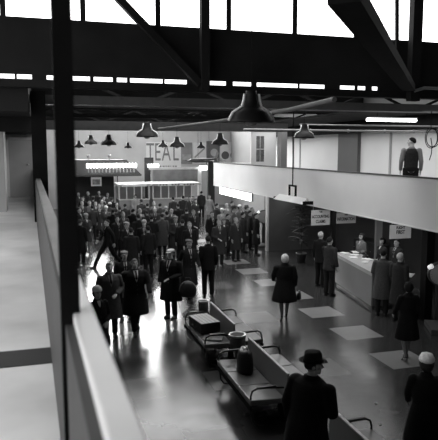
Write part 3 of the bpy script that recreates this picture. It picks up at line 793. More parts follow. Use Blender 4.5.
cluster('in packed row before the canopy', [
    (82, 201, C, 20, 'short', .3, .03), (89.5, 199, L, 40, 'bob', .2, .12), (95.5, 201.5, S, 10, 'short', .25, .02), (102, 199.5, C2, -20, 'bald', .3, .09), (110, 201, L, 160, 'lady_hat', .5, .05), (116.5, 203, S, 30, 'short', .1, .03)], 'packed row before the canopy')
cluster('in the row facing the booths', [
    (123, 211.5, S, 10, 'short', .25, .05), (140, 208.5, L, 20, 'bob', .3, .16), (147, 210, C, 190, 'short', .03, .02), (155, 208.5, C2, 0, 'bald', .3, .05), (167, 211, S, 175, 'short', .02, .02), (171.5, 207.5, L, -10, 'scarf', .35, .09), (186.5, 208, C, 170, 'short', .03, .02), (193.5, 209.5, C2, 15, 'short', .2, .03)], 'row facing the booths')
cluster('nearest the glowing light box', [
    (227, 203.5, L, 20, 'bob', .3, .2), (232, 201, S, 80, 'short', .03, .02), (240, 204.5, L, 30, 'lady_hat', .6, .14), (246.5, 205.5, C, 90, 'hat', .1, .03), (252, 207, S2, 60, 'short', .2, .05)], 'people nearest the glowing light box', 28.5)
# ================================================================== FURNITURE AND FITTINGS
VINYL = mat('grey vinyl', .16, .35, 0, .12, 5, .5)
BACKV = mat('pale vinyl back board', .20, .4, 0, .1, 2, .5)
TUBE = mat('black tube', .015, .3, .2, .1)
def bench(label, y0, y1, x=3.5, sides=(-1, 1)):
    group = None
    L = y1 - y0
    t = thing('waiting_bench', label, 'bench', (x, y0, 0), 0, group)
    bm = BM(); loft_pts = [(-.03, .40), (.03, .40), (.012, .83), (-.012, .83)]
    a = [bm.verts.new((px, 0, z)) for px, z in loft_pts]; b = [bm.verts.new((px, L, z)) for px, z in loft_pts]
    for i in range(4): bm.faces.new((a[i], a[(i + 1) % 4], b[(i + 1) % 4], b[i]))
    bm.faces.new(a); bm.faces.new(b); obj('back_board', bm, BACKV, t)
    obj('top_rail', bx(-.02, .02, -.005, L + .005, .825, .845), mat('bright edge', .5, .4), t)
    n = 3
    for sx in sides:
        for i in range(n):
            c = bx(min(sx * .05, sx * .62), max(sx * .05, sx * .62), L * i / n + .006, L * (i + 1) / n - .006, .36, .45, bev=.02)
            for v in c.verts: v.co.z += abs(v.co.x) * .04
            obj('seat_cushion', c, VINYL, t, sm=False)
        obj('front_rail', bx(min(sx * .60, sx * .63), max(sx * .60, sx * .63), 0, L, .31, .37), BLACKM, t)
        for yy in (.05, L - .05):
            bm = BM()
            tube(bm, [(sx * .05, yy, .60), (sx * .30, yy, .63), (sx * .50, yy, .635), (sx * .575, yy, .60), (sx * .60, yy, .52), (sx * .60, yy, .34)], .016, 10)
            box(bm, min(sx * .18, sx * .50), max(sx * .18, sx * .50), yy - .025, yy + .025, .635, .66, bev=.008)
            obj('armrest', bm, TUBE, t, sm=True)
            obj('leg', tube(BM(), [(sx * .58, yy, .33), (sx * .56, yy, .12), (sx * .50, yy, .03), (sx * .38, yy, .012)], .018, 10), TUBE, t, sm=True)
    obj('base_beam', bx(-.3 if len(sides) > 1 else 0, .3, .2, L - .2, .28, .36), BLACKM, t)
    for yy in (.3, L - .3): obj('pedestal', box(bx(-.03, .06, yy - .04, yy + .04, .03, .28), -.4 if len(sides) > 1 else -.03, .4, yy - .03, yy + .03, 0, .03), BLACKM, t)
    return t
bench('vinyl back-to-back bench with striped case on its seat, farthest of the benches', 10.72, 12.5)
bench('vinyl back-to-back bench with black bag on its seat, behind the man in brimmed hat', 8.02, 9.86)
bench('vinyl bench at bottom edge, its pale back just right of the man in brimmed hat', 3.6, 6.75, x=3.58, sides=(1,))
def ash(label, x, y, h, r):
    t = thing('ash_stand', label, 'ashtray stand', (x, y, 0), 0)
    obj('base', lathe(BM(), [(r * .9, 0), (r * .95, .02), (r * .3, .04)]), BLACKM, t, sm=True)
    obj('drum', lathe(BM(), [(r * .2, .03), (r * .25, h - .32), (r * .88, h - .30), (r * .92, h - .04)]), paint(.08, .4), t, sm=True)
    obj('rim', lathe(BM(), [(r * .9, h - .045), (r, h - .03), (r * 1.02, h), (r * .86, h), (r * .8, h - .03)]), CHROME, t, sm=True)
    obj('sand', lathe(BM(), [(r * .84, h - .035), (r * .8, h - .012)]), mat('ash sand', .12, .9), t)
ash('bright-rimmed cylinder ash stand in gap between the two nearer benches', 3.42, 10.29, .78, .17)
ash('small ash stand beyond the far end of farthest bench', 3.42, 12.85, .80, .13)
# luggage on the benches
t = thing('suitcase', 'dark suitcase with pale striped lid lying on the farthest bench', 'suitcase', (3.14, 11.72, .478), R(8))
obj('case_body', bx(-.22, .22, -.36, .36, 0, .22, bev=.02), leather(.02), t)
bm = BM()
for q in range(5): box(bm, -.21 + q * .086, -.136 + q * .086, -.35, .35, .221, .228)
obj('striped_lid', bm, paint(.55), t)
obj('handle', tube(BM(), [(-.225, -.08, .11), (-.26, -.06, .11), (-.26, .06, .11), (-.225, .08, .11)], .01, 8), leather(.012), t, sm=True)
t = thing('newspaper', 'folded newspaper spread on near end of the farthest bench', 'newspaper', (3.14, 11.05, .478), R(-25))
obj('pages', bx(-.2, .2, -.14, .14, 0, .012), mat('newsprint', .5, .85, 0, .35, 40), t)
obj('fold', bx(-.2, .2, -.142, -.13, .0125, .02), PAPER, t)
def bag(label, loc, rz, w, d, h, sh, cat='bag', nm='handbag'):
    t = thing(nm, label, cat, loc, rz)
    bm = BM(); loft(bm, [((0, 0, 0), (w * .46, 0, 0), (0, d * .46, 0)), ((0, 0, h * .08), (w * .5, 0, 0), (0, d * .5, 0)), ((0, 0, h * .55), (w * .49, 0, 0), (0, d * .46, 0)), ((0, 0, h * .85), (w * .47, 0, 0), (0, d * .38, 0)), ((0, 0, h * .96), (w * .42, 0, 0), (0, d * .22, 0)), ((0, 0, h), (w * .36, 0, 0), (0, d * .1, 0))], True, 24)
    obj('bag_body', bm, leather(sh), t, sm=True)
    obj('clasp', bx(-.03, .03, -.012, .012, h - .005, h + .018, bev=.004), CHROME, t)
    for s in (-1, 1): obj('handle', tube(BM(), [(-w * .2, s * d * .12, h * .93), (-w * .17, s * d * .1, h * 1.02), (0, s * d * .14, h * 1.04), (w * .17, s * d * .1, h * 1.02), (w * .2, s * d * .12, h * .93)], .008, 8), leather(sh), t, sm=True)
    return t
bag('bulging black holdall against the back of the middle bench', (3.2, 9.22, .472), R(82), .44, .30, .40, .012, nm='holdall')
t = bag('small dark handbag held by the white-haired woman', (0, 0, 0), R(60), .28, .12, .2, .012)
PW = [p for p in PEOPLE if 'walking alone' in p['label']][0]
w0 = PW.location + Matrix.Rotation(PW.rotation_euler.z, 3, 'Z') @ (TPL['ladywalk_hi']['P'].wri[0] * (1.68 / 1.75))
t.location = (w0.x + .15, w0.y - .06, w0.z - .34)
PM = [p for p in PEOPLE if 'round bag' in p['label']][0]
w1 = PM.location + Matrix.Rotation(PM.rotation_euler.z, 3, 'Z') @ Vector((.30, -.25, .0))
t = thing('round_bag', 'large round dark bag with pale edge carried by the black-coated man', 'bag', (w1.x + .30, w1.y + .04, .60), R(-20))
rb = BM(); loft(rb, [((0, 0, z), (a, 0, 0), (0, b, 0)) for z, a, b in ((0, .14, .10), (.03, .19, .13), (.14, .215, .14), (.26, .20, .12), (.35, .15, .09), (.40, .07, .05))], True, 24); obj('bag_body', rb, leather(.015), t, sm=True)
obj('pale_rim', tube(BM(), [(.225 * math.cos(a * PI / 14), -.02, .14 + .275 * math.sin(a * PI / 14)) for a in range(15)], .010, 8), paint(.35), t, sm=True)  # pale rod along the top edge of the bag
obj('handle', tube(BM(), [(-.07, 0, .38), (-.06, 0, .50), (.06, 0, .50), (.07, 0, .38)], .010, 8), leather(.012), t, sm=True)
PB = [p for p in PEOPLE if 'reading a paper' in p['label']][0]
w2 = PB.location + Matrix.Rotation(PB.rotation_euler.z, 3, 'Z') @ Vector((.02, -.33, 1.10))
t = thing('held_paper', 'small white folded paper held by the grey-haired man near the column', 'paper', w2, PB.rotation_euler.z)
for sgn in (-1, 1):
    bm = BM(); vs = [bm.verts.new(p) for p in ((0, 0, 0), (sgn * .15, .02, .015), (sgn * .15, -.13, .10), (0, -.15, .08))]; bm.faces.new(vs)
    bmesh.ops.solidify(bm, geom=bm.faces[:], thickness=.004); obj('page', bm, PAPER, t)
# paper scraps on the open floor
for (px, py, lab) in ((376, 404, 'crumpled white paper scrap on the floor, farther of two'), (380.5, 425, 'crumpled white paper scrap on the floor, nearer of two')):
    c = atz(px, py, 0); bm = BM(); bmesh.ops.create_icosphere(bm, subdivisions=2, radius=.02)
    for v in bm.verts: v.co += Vector((noise.noise(v.co * 90 + Vector((px, 0, 0))), noise.noise(v.co * 80), noise.noise(v.co * 70))) * .008; v.co.z = max(v.co.z * .6, -.008)
    for v in bm.verts: v.co.z += .008
    tag(obj('paper_scrap', bm, PAPER, None, (c.x, c.y, 0)), lab, 'paper')

# ---- enquiry desk
dk = thing('service_counter', 'long pale-topped enquiry counter under the balcony', 'counter', (8.30, 13.52, 0), R(-8.8))
LC = 2.95
obj('countertop', bx(-.04, .72, -.04, LC + .04, 1.0, 1.05, bev=.01), paint(.42, .35), dk)
obj('front_panel', bx(0, .04, 0, LC, .1, 1.0), paint(.22), dk)
obj('plinth', bx(.04, .62, .02, LC - .02, 0, .1), paint(.03), dk)
for yy in (0, LC - .04): obj('end_panel', bx(.04, .66, yy, yy + .04, .1, 1.0), paint(.10), dk)
obj('trim_strip', bx(-.015, 0, 0, LC, .93, .985), paint(.5), dk)
obj('shelf', bx(.04, .62, .04, LC - .04, .55, .58), paint(.08), dk)
DM = Matrix.Translation((8.30, 13.52, 0)) @ Matrix.Rotation(R(-8.8), 4, 'Z')
def ondesk(x, y): p = DM @ Vector((x, y, 1.05)); return p
for i, (x, y, w, d, rz, lab) in enumerate(((.20, 2.72, .20, .28, 10, 'stack of white forms at far end of the counter'), (.40, 2.34, .20, .26, 35, 'white forms lying behind the leaning man on the counter'), (.20, 1.95, .22, .28, -20, 'bright loose papers on the counter middle, nearest its front edge'),
                                            (.52, 1.62, .21, .29, 15, 'papers in front of the dark-haired clerk'), (.28, 1.2, .16, .2, -8, 'small pad of white paper on the counter'))):
    t = thing('paper_stack', lab, 'papers', ondesk(x, y), R(rz - 8.8))
    for q in range(3):
        b = bx(-w / 2, w / 2, -d / 2, d / 2, q * .012, q * .012 + .011)
        bmesh.ops.rotate(b, cent=(0, 0, 0), matrix=Matrix.Rotation(R(q * 9), 3, 'Z'), verts=b.verts)
        obj('sheet', b, PAPER, t)
t = thing('telephone', 'black desk telephone among the papers on the counter', 'telephone', ondesk(.62, 2.02), R(70))
obj('base', loft(BM(), [((0, 0, 0), (.11, 0, 0), (0, .1, 0)), ((0, 0, .03), (.11, 0, 0), (0, .1, 0)), ((0, .01, .085), (.06, 0, 0), (0, .05, 0))], True, 20), leather(.012), t, sm=True)
obj('dial', lathe(BM(), [(.036, 0), (.036, .012), (.012, .016)], (0, -.045, .06), 18), CHROME, t)
obj('handset', tube(BM(), [(-.12, .01, .095), (-.10, .01, .125), (0, .01, .135), (.10, .01, .125), (.12, .01, .095)], [.028, .018, .015, .018, .028], 12), leather(.012), t, sm=True)
t = thing('desk_box', 'dark document tray at the far part of the counter', 'tray', ondesk(.55, 2.78), R(-8.8))
obj('tray', box(box(box(BM(), -.13, .13, -.17, .17, 0, .012), -.13, -.118, -.17, .17, .012, .07), .118, .13, -.17, .17, .012, .07), paint(.03), t)
obj('papers', bx(-.11, .11, -.15, .15, .012, .045), PAPER, t)
# back counter and cupboard behind the staff
t = thing('back_cabinet', 'low dark cabinet at the back wall behind the two signs', 'cabinet', (11.6, 18.9, 0), 0)
obj('carcass', bx(-.3, .3, -.9, .9, .06, .9), paint(.03), t); obj('plinth', bx(-.26, .3, -.85, .85, 0, .06), BLACKM, t); obj('top', bx(-.32, .3, -.92, .92, .9, .93), paint(.12), t)
for q in range(3):
    d = obj('door', bx(-.32, -.30, -.88 + q * .59, -.32 + q * .59, .1, .87), paint(.045), t); obj('knob', ell(BM(), (-.335, -.38 + q * .59, .6), (.014, .014, .014), 2), CHROME, d)

# ---- hanging signs
SIGNW = mat('sign board white', .55, .7, 0, .04); INK = mat('sign ink', .012, .6)
def sign(label, x0, x1, y, z0, z1, lines):
    t = thing('hanging_sign', label, 'sign', ((x0 + x1) / 2, y, z0), 0)
    w, h = x1 - x0, z1 - z0
    obj('board', bx(-w / 2, w / 2, -.012, .012, 0, h, bev=.003), SIGNW, t)
    for s in (-1, 1): obj('hanger', bx(s * w * .4 - .006, s * w * .4 + .006, -.006, .006, h, 2.6 - z0), CHROME, t)
    for tx, size, zz, sx in lines: text(tx, size, INK, t, (0, -.0125, zz * h), (R(90), 0, 0), sx=sx, bold=.004)
sign('white hanging sign with two lines, left of the dark column', 8.62, 9.32, 18, 1.73, 2.26, [('THE', .075, .87, .9), ('ACCOUNTING', .15, .56, .64), ('CLAIMS', .15, .24, .72)])
sign('white hanging sign with one broad line, right of the dark column', 9.55, 10.33, 18, 1.76, 2.12, [('THE', .07, .84, .9), ('INFORMATION', .16, .42, .62)])
sign('white hanging sign reading FIRST, above the shaded clerk', 9.30, 10.0, 14.3, 1.78, 2.18, [('FLIGHT', .11, .78, .8), ('FIRST', .15, .46, .8)])

# ---- platform scales with round dial
def scale(label, x, y, rz, zc, r):
    t = thing('weighing_scale', label, 'scale', (x, y, 0), rz)
    obj('platform', bx(-.35, .35, -.75, .1, 0, .12, bev=.015), paint(.1), t)
    obj('pillar', bx(-.09, .09, .11, .25, 0, zc - r + .02, bev=.01), paint(.04), t)
    rot = Matrix.Rotation(R(90), 3, 'X')
    def disc(prof): 
        bm = lathe(BM(), prof, (0, 0, 0), 36); bmesh.ops.rotate(bm, cent=(0, 0, 0), matrix=rot, verts=bm.verts); bmesh.ops.translate(bm, vec=(0, .18, zc), verts=bm.verts); return bm
    obj('dial_case', disc([(r * .9, -.08), (r, -.06), (r, .08), (r * .93, .1)]), paint(.05, .35), t, sm=False)
    f = obj('dial_face', disc([(r * .86, .1), (r * .86, .106)]), paint(.35), t)
    bm = BM()
    for q in range(24):
        a = q * PI / 12; c, s = math.cos(a), math.sin(a)
        bar(bm, (c * r * .72, .069, zc + s * r * .72), (c * r * .82, .069, zc + s * r * .82), .006, .006)
    obj('tick_marks', bm, INK, f)
    obj('needle', bar(BM(), (0, .065, zc - .04), (.08, .065, zc + r * .68), .012, .006), INK, f)
    l = obj('dial_lamp', tube(BM(), [(-r * .95, .1, zc + r * .55), (-r * .8, .02, zc + r * .72)], [.05, .06], 12), emit('dial lamp', .5), t, sm=True)
    return t
scale('dark platform weighing scale with big round dial at the right edge', 9.14, 11.75, R(-25), 1.27, .30)
scale('round-dialled weighing scale by the end of grey partition wall', 9.33, 24.3, R(-15), 1.30, .32)

# ---- plant against the partition
t = thing('potted_plant', 'tall sparse-leaved plant in a dark pot before the grey partition', 'plant', (9.28, 20.2, 0), 0)
obj('pot', lathe(BM(), [(.14, 0), (.2, .32), (.215, .33), (.215, .37), (.18, .37), (.17, .33)], seg=24), paint(.04), t, sm=True)
obj('soil', lathe(BM(), [(.17, .31), (.16, .345)]), mat('soil', .02, .95), t)
rnd = random.Random(3)
st = obj('stem', tube(BM(), [(0, 0, .3), (.02, .01, .8), (-.02, 0, 1.3), (.03, .02, 1.8), (.06, 0, 2.15)], [.018, .015, .013, .01, .006], 8), paint(.05), t, sm=True)
LEAF = mat('dark leaf', .03, .5, 0, .3, 9)
def leaf(bm, p, az, el, ln, wd):
    d = Vector((math.cos(az) * math.cos(el), math.sin(az) * math.cos(el), math.sin(el))); s = Vector((-math.sin(az), math.cos(az), 0)); prev = None
    for q in range(6):
        f = q / 5; c = Vector(p) + d * ln * f + Vector((0, 0, -ln * .35 * f * f)); w = wd * math.sin(PI * (f * .9 + .06))
        cur = (bm.verts.new(c - s * w), bm.verts.new(c + Vector((0, 0, -w * .3))), bm.verts.new(c + s * w))
        if prev: bm.faces.new((prev[0], prev[1], cur[1], cur[0])); bm.faces.new((prev[1], prev[2], cur[2], cur[1]))
        prev = cur
bm = BM()
for q in range(64):
    z = .75 + q * .023; leaf(bm, (.02 * math.sin(z * 5), 0, z), q * 2.4, rnd.uniform(.1, .7), rnd.uniform(.35, .6) * (1.0 if z < 1.7 else 1.15), rnd.uniform(.05, .085))
tag(obj('foliage', bm, LEAF, t, sm=True), kind='stuff')

# ---- pendant lamps
ENAM = mat('dark enamel', .008, .6, 0, .1, 6, .2)
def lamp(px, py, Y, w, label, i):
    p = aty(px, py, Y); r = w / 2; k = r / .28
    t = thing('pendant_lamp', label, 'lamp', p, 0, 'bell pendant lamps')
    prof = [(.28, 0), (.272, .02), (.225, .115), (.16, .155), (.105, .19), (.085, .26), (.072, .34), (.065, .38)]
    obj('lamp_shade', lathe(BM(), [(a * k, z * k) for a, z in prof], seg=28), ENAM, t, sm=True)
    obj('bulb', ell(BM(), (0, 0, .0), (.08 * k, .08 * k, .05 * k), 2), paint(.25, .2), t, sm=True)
    for s in (-1, 1):  # pale rods stand in for the glossy reflection along the bell's rim
        obj('edge_strip', tube(BM(), [(s * (a + .02) * k, -.02, z * k) for a, z in prof[1:7]], .015 * k, 8), mat('painted rim glint', .9, .5, 0), t, sm=True)
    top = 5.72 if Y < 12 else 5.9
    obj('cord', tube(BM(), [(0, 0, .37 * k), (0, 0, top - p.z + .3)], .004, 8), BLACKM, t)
LP = [(251, 122.5, 7.0, .58, 'biggest bell pendant lamp, in the top middle'), (147, 137, 14.9, .56, 'bell pendant lamp with modelled rim glints, above left letter of the wall sign'), (304, 138, 14.0, .55, 'dark bell pendant lamp before the white upper wall'),
      (177, 147, 16.0, .42, 'dark bell pendant lamp just right of the big wall letters'), (220, 144.5, 18.3, .55, 'dark bell pendant lamp over the balcony far end'), (109, 145, 24.0, .62, 'wide bell pendant lamp above the lit canopy middle'),
      (91, 144, 26, .56, 'bell pendant lamp above the left of lit canopy'), (79, 147.5, 31, .52, 'leftmost small bell pendant lamp next to the dark post'), (201, 148, 31, .48, 'small bell pendant lamp above the model aeroplane'),
      (163, 147, 29, .5, 'small bell pendant lamp against the white lettered sign'), (128, 148, 33, .46, 'small bell pendant lamp between canopy and dark pillar')]
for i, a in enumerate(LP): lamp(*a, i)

# ---- fluorescent fittings
TUBEL = emit('lit fluorescent tube', 9.0)
def fluor(nm, label, a, b, r, cat='light', hang=None, m=None, parts=True):
    a, b = Vector(a), Vector(b); c = (a + b) / 2
    t = thing(nm, label, cat, c, 0)
    obj('tube', tube(BM(), [a - c, b - c], r, 10), m or TUBEL, t)
    obj('housing', bar(BM(), a - c + Vector((0, 0, r + .02)), b - c + Vector((0, 0, r + .02)), r * 2.6, .03), paint(.3), t)
    if hang:
        for f in (.2, .8):
            p = (a - c).lerp(b - c, f); obj('hanger', tube(BM(), [p + Vector((0, 0, r + .03)), p + Vector((0, 0, hang - c.z))], .008, 6), BLACKM, t)
    return t
a = aty(367, 120, 15.6); b = aty(416, 121.5, 15.6)
fluor('fluorescent_light', 'long bright fluorescent tube under the ceiling at upper right', (a.x, 15.6, 5.2), (b.x, 15.6, 5.2), .045, hang=5.42)
t = thing('hanging_light_box', 'long glowing light box under the balcony edge over the counter queue', 'light', (8.84, 27.2, 1.97), 0)
obj('diffuser', bx(-.03, 0.02, -2.45, 2.45, .02, .36), emit('light box diffuser', 3.2), t)
obj('casing', bx(.02, .09, -2.5, 2.5, 0, .38), paint(.2), t)
obj('edge_strip', bx(.03, .09, -2.3, 2.3, .38, .40), paint(.1), t)  # mounting bracket along the top of the casing
# floodlight hung in front of the balcony
t = thing('hanging_floodlight', 'white trough floodlight hung on a long rod before the balcony', 'light', (8.55, 19.45, 2.44), R(3))
obj('rod', tube(BM(), [(0, 0, .6), (.01, .02, 1.6), (-.02, 0, 2.5), (0, 0, 3.25)], .022, 8), BLACKM, t)
obj('yoke', box(box(box(BM(), -.03, .03, -.28, .28, .54, .6), -.03, .03, -.28, -.22, .2, .56), -.03, .03, .22, .28, .2, .56), BLACKM, t)
bm = BM()
for s, zz in ((-1, 0), (1, 0)):
    vs = [bm.verts.new(p) for p in ((0, -1.1, .2), (0, 1.1, .2), (s * .22, 1.2, 0), (s * .22, -1.2, 0))]; bm.faces.new(vs)
bmesh.ops.solidify(bm, geom=bm.faces[:], thickness=.02)
obj('reflector', bm, paint(.95), t)
for yy in (-1.19, 1.19): obj('end_cap', prism(BM(), [(-.2, yy - .01), (.2, yy - .01), (.2, yy + .01), (-.2, yy + .01)], -.02, .10), BLACKM, t)
obj('lamp_tube', tube(BM(), [(0, -1.0, .1), (0, 1.0, .1)], .03, 10), paint(.6), t)

# ---- coil of cable by the balcony man
t = thing('hanging_cable_coil', 'loose black coil of cable hanging at the upper right', 'cable', (9.15, 12.4, 4.1), 0)
bm = BM()
for q, (ph, rr) in enumerate(((0, .22), (.5, .19), (1.1, .2))):
    tube(bm, [(rr * math.cos(a * PI / 14) * (.8 + .1 * q) + .05 * q, .03 * q, .50 + rr * 1.15 * math.sin(a * PI / 14)) for a in range(29)], .011, 6)
obj('coil', bm, BLACKM, t, sm=True)
obj('tail', tube(BM(), [(0, .02, .5), (.03, .0, .3), (.02, 0, .1), (-.03, 0, -.05)], .012, 6), BLACKM, t, sm=True)
obj('hook', tube(BM(), [(0, .03, .7), (0, .03, 1.15)], .012, 6), BLACKM, t)

# ================================================================== FAR END OF THE HALL
FY = 38.0
# lit canopy
t = thing('canopy_kiosk', 'dark hip-roofed kiosk canopy with a row of bright tubes', 'kiosk', (3.66, 38.6, 0), 0)
bm = BM()
x0, x1 = -2.3, 2.2
lo = [bm.verts.new(p) for p in ((x0, -.4, 2.72), (x1 + .1, -.4, 2.72), (x1 + .1, 2.6, 2.72), (x0, 2.6, 2.72))]
hi = [bm.verts.new(p) for p in ((x0, .3, 3.66), (x1 - .75, .3, 3.66), (x1 - .75, 2.2, 3.66), (x0, 2.2, 3.66))]
bm.faces.new(lo); bm.faces.new(hi)
for i in range(4): bm.faces.new((lo[i], lo[(i + 1) % 4], hi[(i + 1) % 4], hi[i]))
obj('canopy_roof', bm, paint(.045), t)
obj('fascia', bx(x0, x1 + .12, -.46, -.4, 2.6, 2.74), paint(.10), t)
obj('back_wall', bx(x0, 1.0, 1.5, 1.6, 0, 2.72), paint(.03), t)
obj('poster', bx(-.95, -.28, -.38, -.345, 1.98, 2.56), paint(.75), t)
obj('poster_picture', bx(-.85, -.38, -.39, -.38, 2.08, 2.42), mat('poster print', .26, .8, 0, .5, 5), t)
for px in (.62,): obj('post', bx(px - .1, px + .1, -.42, -.22, 0, 2.6), paint(.75), t)
for q in range(16):
    xx = -1.15 + q * .205
    lt = obj('tube', tube(BM(), [(xx, -.50, 3.18), (xx, -.60, 3.42)], .07, 8), emit('bright canopy tubes', 8.0), t)
for q in range(14):
    xx = -1.1 + q * .225; obj('louvre', bx(xx - .02, xx + .02, -.58, -.42, 2.86, 3.1), paint(.5), t)
for xx in (-1.0, .35): obj('spotlight', box(lathe(BM(), [(.10, 0), (.12, .16), (.05, .24)], (xx, .5, 3.78), 14), xx - .02, xx + .02, .48, .52, 3.6, 3.8), paint(.3), t)
# glazed booths
def booth(label, xa, xb, y, z0=1.28):
    t = thing('glazed_booth', label, 'booth', ((xa + xb) / 2, y, 0), 0); w = (xb - xa) / 2
    obj('roof', bx(-w - .08, w + .08, -.15, 2.1, 2.12, 2.26), paint(.5), t)
    obj('lower_panel', bx(-w, w, 0, .05, 0, z0), paint(.3), t); obj('side_panel', bx(w - .05, w, .05, 1.9, 0, z0), paint(.12), t); obj('side_panel', bx(-w, -w + .05, .05, 1.9, 0, z0), paint(.12), t)
    obj('interior_back', bx(-w, w, 1.9, 1.95, 0, 2.12), paint(.3), t)
    n = max(3, int(2 * w / .42))
    for q in range(n + 1):
        x = -w + 2 * w * q / n; obj('mullion', bx(x - .03, x + .03, -.02, .06, z0, 2.12), paint(.72), t)
    obj('window_sill', bx(-w - .03, w + .03, -.06, .08, z0, z0 + .06), paint(.65), t)
    obj('ceiling_light', bx(-w * .7, w * .7, .7, .9, 2.06, 2.11), emit('booth light', 2.5), t)
    obj('signboard', bx(-w * .8, w * .8, -.19, -.15, 2.10, 2.24), paint(.75), t)
    return t
booth('white-roofed glazed booth beside the canopy post', aty(119, 185, 35.2).x, aty(149, 185, 35.2).x, 35.2)
b2 = booth('wider white-roofed glazed booth under the lettered sign', aty(153, 185, 35.4).x, aty(199, 185, 35.4).x, 35.4)
bmq = BM()
for q in range(12):
    if q not in (3, 7): box(bmq, -1.1 + q * .19, -.97 + q * .19, -.20, -.19, 2.14, 2.20)
obj('lettering', bmq, INK, b2)
# frame with grey panel over the wide booth
t = thing('sign_gantry', 'white post and beam gantry with grey panel above the wide booth', 'frame', (8.4, 38.2, 0), 0)
obj('beam', bx(-1.9, 1.75, -.06, .06, 3.0, 3.16), paint(.8), t)
obj('post', bx(1.42, 1.66, -.06, .06, 0, 3.0), paint(.9), t); obj('post', bx(-1.8, -1.66, -.06, .06, 0, 3.0), paint(.5), t)
obj('panel', bx(-1.66, 1.4, -.02, .04, 2.2, 3.0), mat('grey marbled panel', .32, .7, 0, .3, 1.5), t)
obj('lamp', bx(1.5, 2.0, -.3, -.07, 2.95, 3.25), emit('gantry added glow', 3.0), t)  # glowing block added to brighten the white gantry beside it
# dark pylon with lamp
t = thing('dark_pylon', 'dark upright pylon with a small lit lamp between canopy and booths', 'pylon', (6.62, 38.9, 0), 0)
obj('shaft', bx(-.3, .3, 0, .25, 0, 3.8), paint(.04), t)
obj('lamp', bx(-.12, .62, -.2, -.04, 3.16, 3.36), emit('pylon lamp', 5.0), t)
obj('lamp_arm', bx(-.1, -.02, -.06, 0, 3.2, 3.3), paint(.1), t)
obj('sign_box', bx(.2, .5, -.3, 0.0, 2.6, 3.0), paint(.2), t)
# big lettered sign and posters on the far wall
WY = YF - .03
def wallpanel(nm, label, cat, pa, pb, mt, y=WY, th=.05):
    A = aty(pa[0], pa[1], y); B = aty(pb[0], pb[1], y)
    t = thing(nm, label, cat, ((A.x + B.x) / 2, y, B.z), 0)
    obj('panel', bx(-(B.x - A.x) / 2, (B.x - A.x) / 2, -th, 0.028, 0, A.z - B.z), mt, t)
    return t, B.x - A.x, A.z - B.z
t, w, h = wallpanel('airline_sign', 'big white wall sign with tall thin dark capital letters', 'sign', (146, 142), (181, 169), paint(.66))
LET = mat('sign letters', .16, .6)
sx = w / 35.0
for ch, px in (('T', 150), ('E', 157.3), ('A', 166), ('L', 175.5)):
    text(ch, 1.92, LET, t, (-w / 2 + (px - 146) * sx, -.052, h * .60), (R(90), 0, 0), sx=.55)
bm = BM()
for a, b in ((-.35, -.2), (-.1, .05), (.12, .22), (.3, .42), (.5, .56), (.68, .8), (.86, 1.0)): box(bm, a, b, -.056, -.05, h * .08, h * .13)
obj('small_lettering', bm, LET, t)
t, w, h = wallpanel('grey_wall_picture', 'dark grey square poster right of the lettered sign', 'poster', (180.8, 142.5), (192, 164), mat('grey poster', .22, .8, 0, .3, 1))
obj('landscape', bx(-w * .4, w * .4, -.06, -.05, h * .2, h * .45), mat('poster hill', .32, .8, 0, .4, 2), t)
t, w, h = wallpanel('pale_wall_picture', 'pale poster with diagonal streak beside the grey poster', 'poster', (193, 142.5), (206, 164), mat('pale poster', .6, .8, 0, .1, 1))
obj('streak', bar(BM(), (-w * .4, -.056, h * .3), (w * .4, -.056, h * .75), .01, .12), paint(.25), t)
t, w, h = wallpanel('dark_wall_picture', 'dark narrow poster above the far balcony end', 'poster', (206.5, 141), (219, 164), paint(.12))
obj('circle', loft(BM(), [((0.1, -.055, h * .5), (.3, 0, 0), (0, 0, .3)), ((0.1, -.06, h * .5), (.3, 0, 0), (0, 0, .3))], True, 20), paint(.4), t)
t, w, h = wallpanel('motif_wall_picture', 'white panel with two dark round motifs near the balcony', 'panel', (220, 142), (245, 166), paint(.68))
for fx in (.2, .55): obj('motif', loft(BM(), [((-w / 2 + w * fx, -.055, h * .45), (.32, 0, 0), (0, 0, .32)), ((-w / 2 + w * fx, -.065, h * .45), (.32, 0, 0), (0, 0, .32))], True, 20), paint(.10), t)
obj('stripes', box(box(BM(), w * .22, w * .3, -.06, -.05, .1, h - .1), w * .38, w * .42, -.06, -.05, .1, h - .1), paint(.2), t)
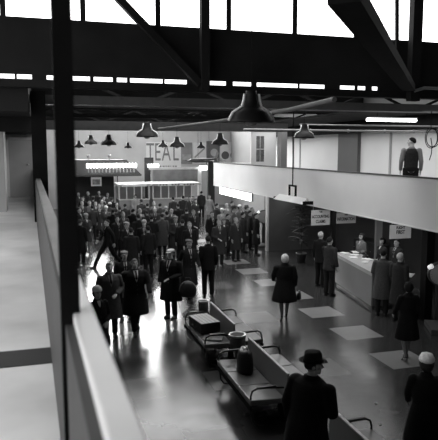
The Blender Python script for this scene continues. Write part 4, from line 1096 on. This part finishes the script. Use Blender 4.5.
# model airliner hung from the roof
A = aty(203, 160.5, 34.0)
t = thing('hanging_model_aeroplane', 'dark model airliner with four engines hanging above the booths', 'model aeroplane', A, R(-62))
obj('fuselage', tube(BM(), [(0, -1.05, .02), (0, -.95, .02), (0, -.6, 0), (0, .4, 0), (0, 1.0, .06), (0, 1.3, .1)], [.02, .09, .125, .12, .06, .02], 14), paint(.06, .3), t, sm=True)
for s in (-1, 1):
    bm = BM(); prism(bm, [(s * .08, -.30), (s * 1.75, .08), (s * 1.75, .22), (s * .08, .12)], -.03, .01); wg = obj('wing', bm, paint(.06, .3), t)
    for d in (.55, 1.1):
        e = obj('engine', tube(BM(), [(s * d, -.42 + d * .2, -.02), (s * d, -.28 + d * .2, -.02), (s * d, .05 + d * .2, -.02)], [.05, .075, .04], 12), paint(.08), wg, sm=True)
    obj('tailplane', prism(BM(), [(s * .02, .98), (s * .5, 1.1), (s * .5, 1.2), (s * .02, 1.22)], .07, .09), paint(.06), t)
obj('tail_fin', bar(BM(), (0, 1.05, .1), (0, 1.22, .5), .025, .22), paint(.3), t)
for yy in (-.4, .5): obj('wire', tube(BM(), [(0, yy, .1), (0, yy, 5.62 - A.z)], .008, 6), BLACKM, t)

# ================================================================== LIGHT
def area(name, loc, rot, sx, sy, e):
    l = bpy.data.lights.new(name, 'AREA'); l.shape = 'RECTANGLE'; l.size = sx; l.size_y = sy; l.energy = e
    o = bpy.data.objects.new(name, l); COL.objects.link(o); o.location = loc; o.rotation_euler = rot
    return o
area('assumed_gallery_light', (XL + .1, 5.5, 5.0), (0, R(-62), 0), 3.0, 17, 1000)  # unseen area light for daylight assumed from the left; no window built
area('far_wall_fill', (5, 39.5, 7.2), (R(25), 0, 0), 10, 2.0, 330)  # added area light to brighten the far wall
area('roof_fill', (4.5, 14.2, 7.0), (R(22), 0, 0), 9, 1.5, 320)  # added fill lighting the crowd from the camera side
area('roof_fill', (4.5, 26.5, 7.0), (R(14), 0, 0), 9, 1.5, 520)  # second added fill, for the fronts of the farther crowd
area('balcony_wall_fill', (10.3, 17, 5.3), (0, 0, 0), 2.0, 12, 120)  # added area light to lift the white upper wall
area('balcony_wall_fill', (10.3, 27, 5.3), (0, 0, 0), 2.0, 7, 120)  # same added lift for the farther stretch of balcony wall
area('sign_fill', (9.4, 12.9, 2.3), (R(70), 0, 0), .6, .2, 5)  # small added fill on the unlit face of the nearer sign
area('counter_fill', (9.6, 26, 2.55), (0, R(15), 0), .8, 8, 60)  # unseen area light added under the balcony soffit to lift the counter
area('desk_fill', (9.4, 16.0, 2.55), (0, R(10), 0), .5, 2.5, 14)  # weak area light added beneath the soffit to brighten the enquiry desk
W = bpy.data.worlds.new('world'); scene.world = W; W.use_nodes = True
bg = W.node_tree.nodes['Background']; bg.inputs['Color'].default_value = (.9, .9, .9, 1); bg.inputs['Strength'].default_value = .6
scene.view_settings.view_transform = 'Standard'
scene.view_settings.look = 'None'
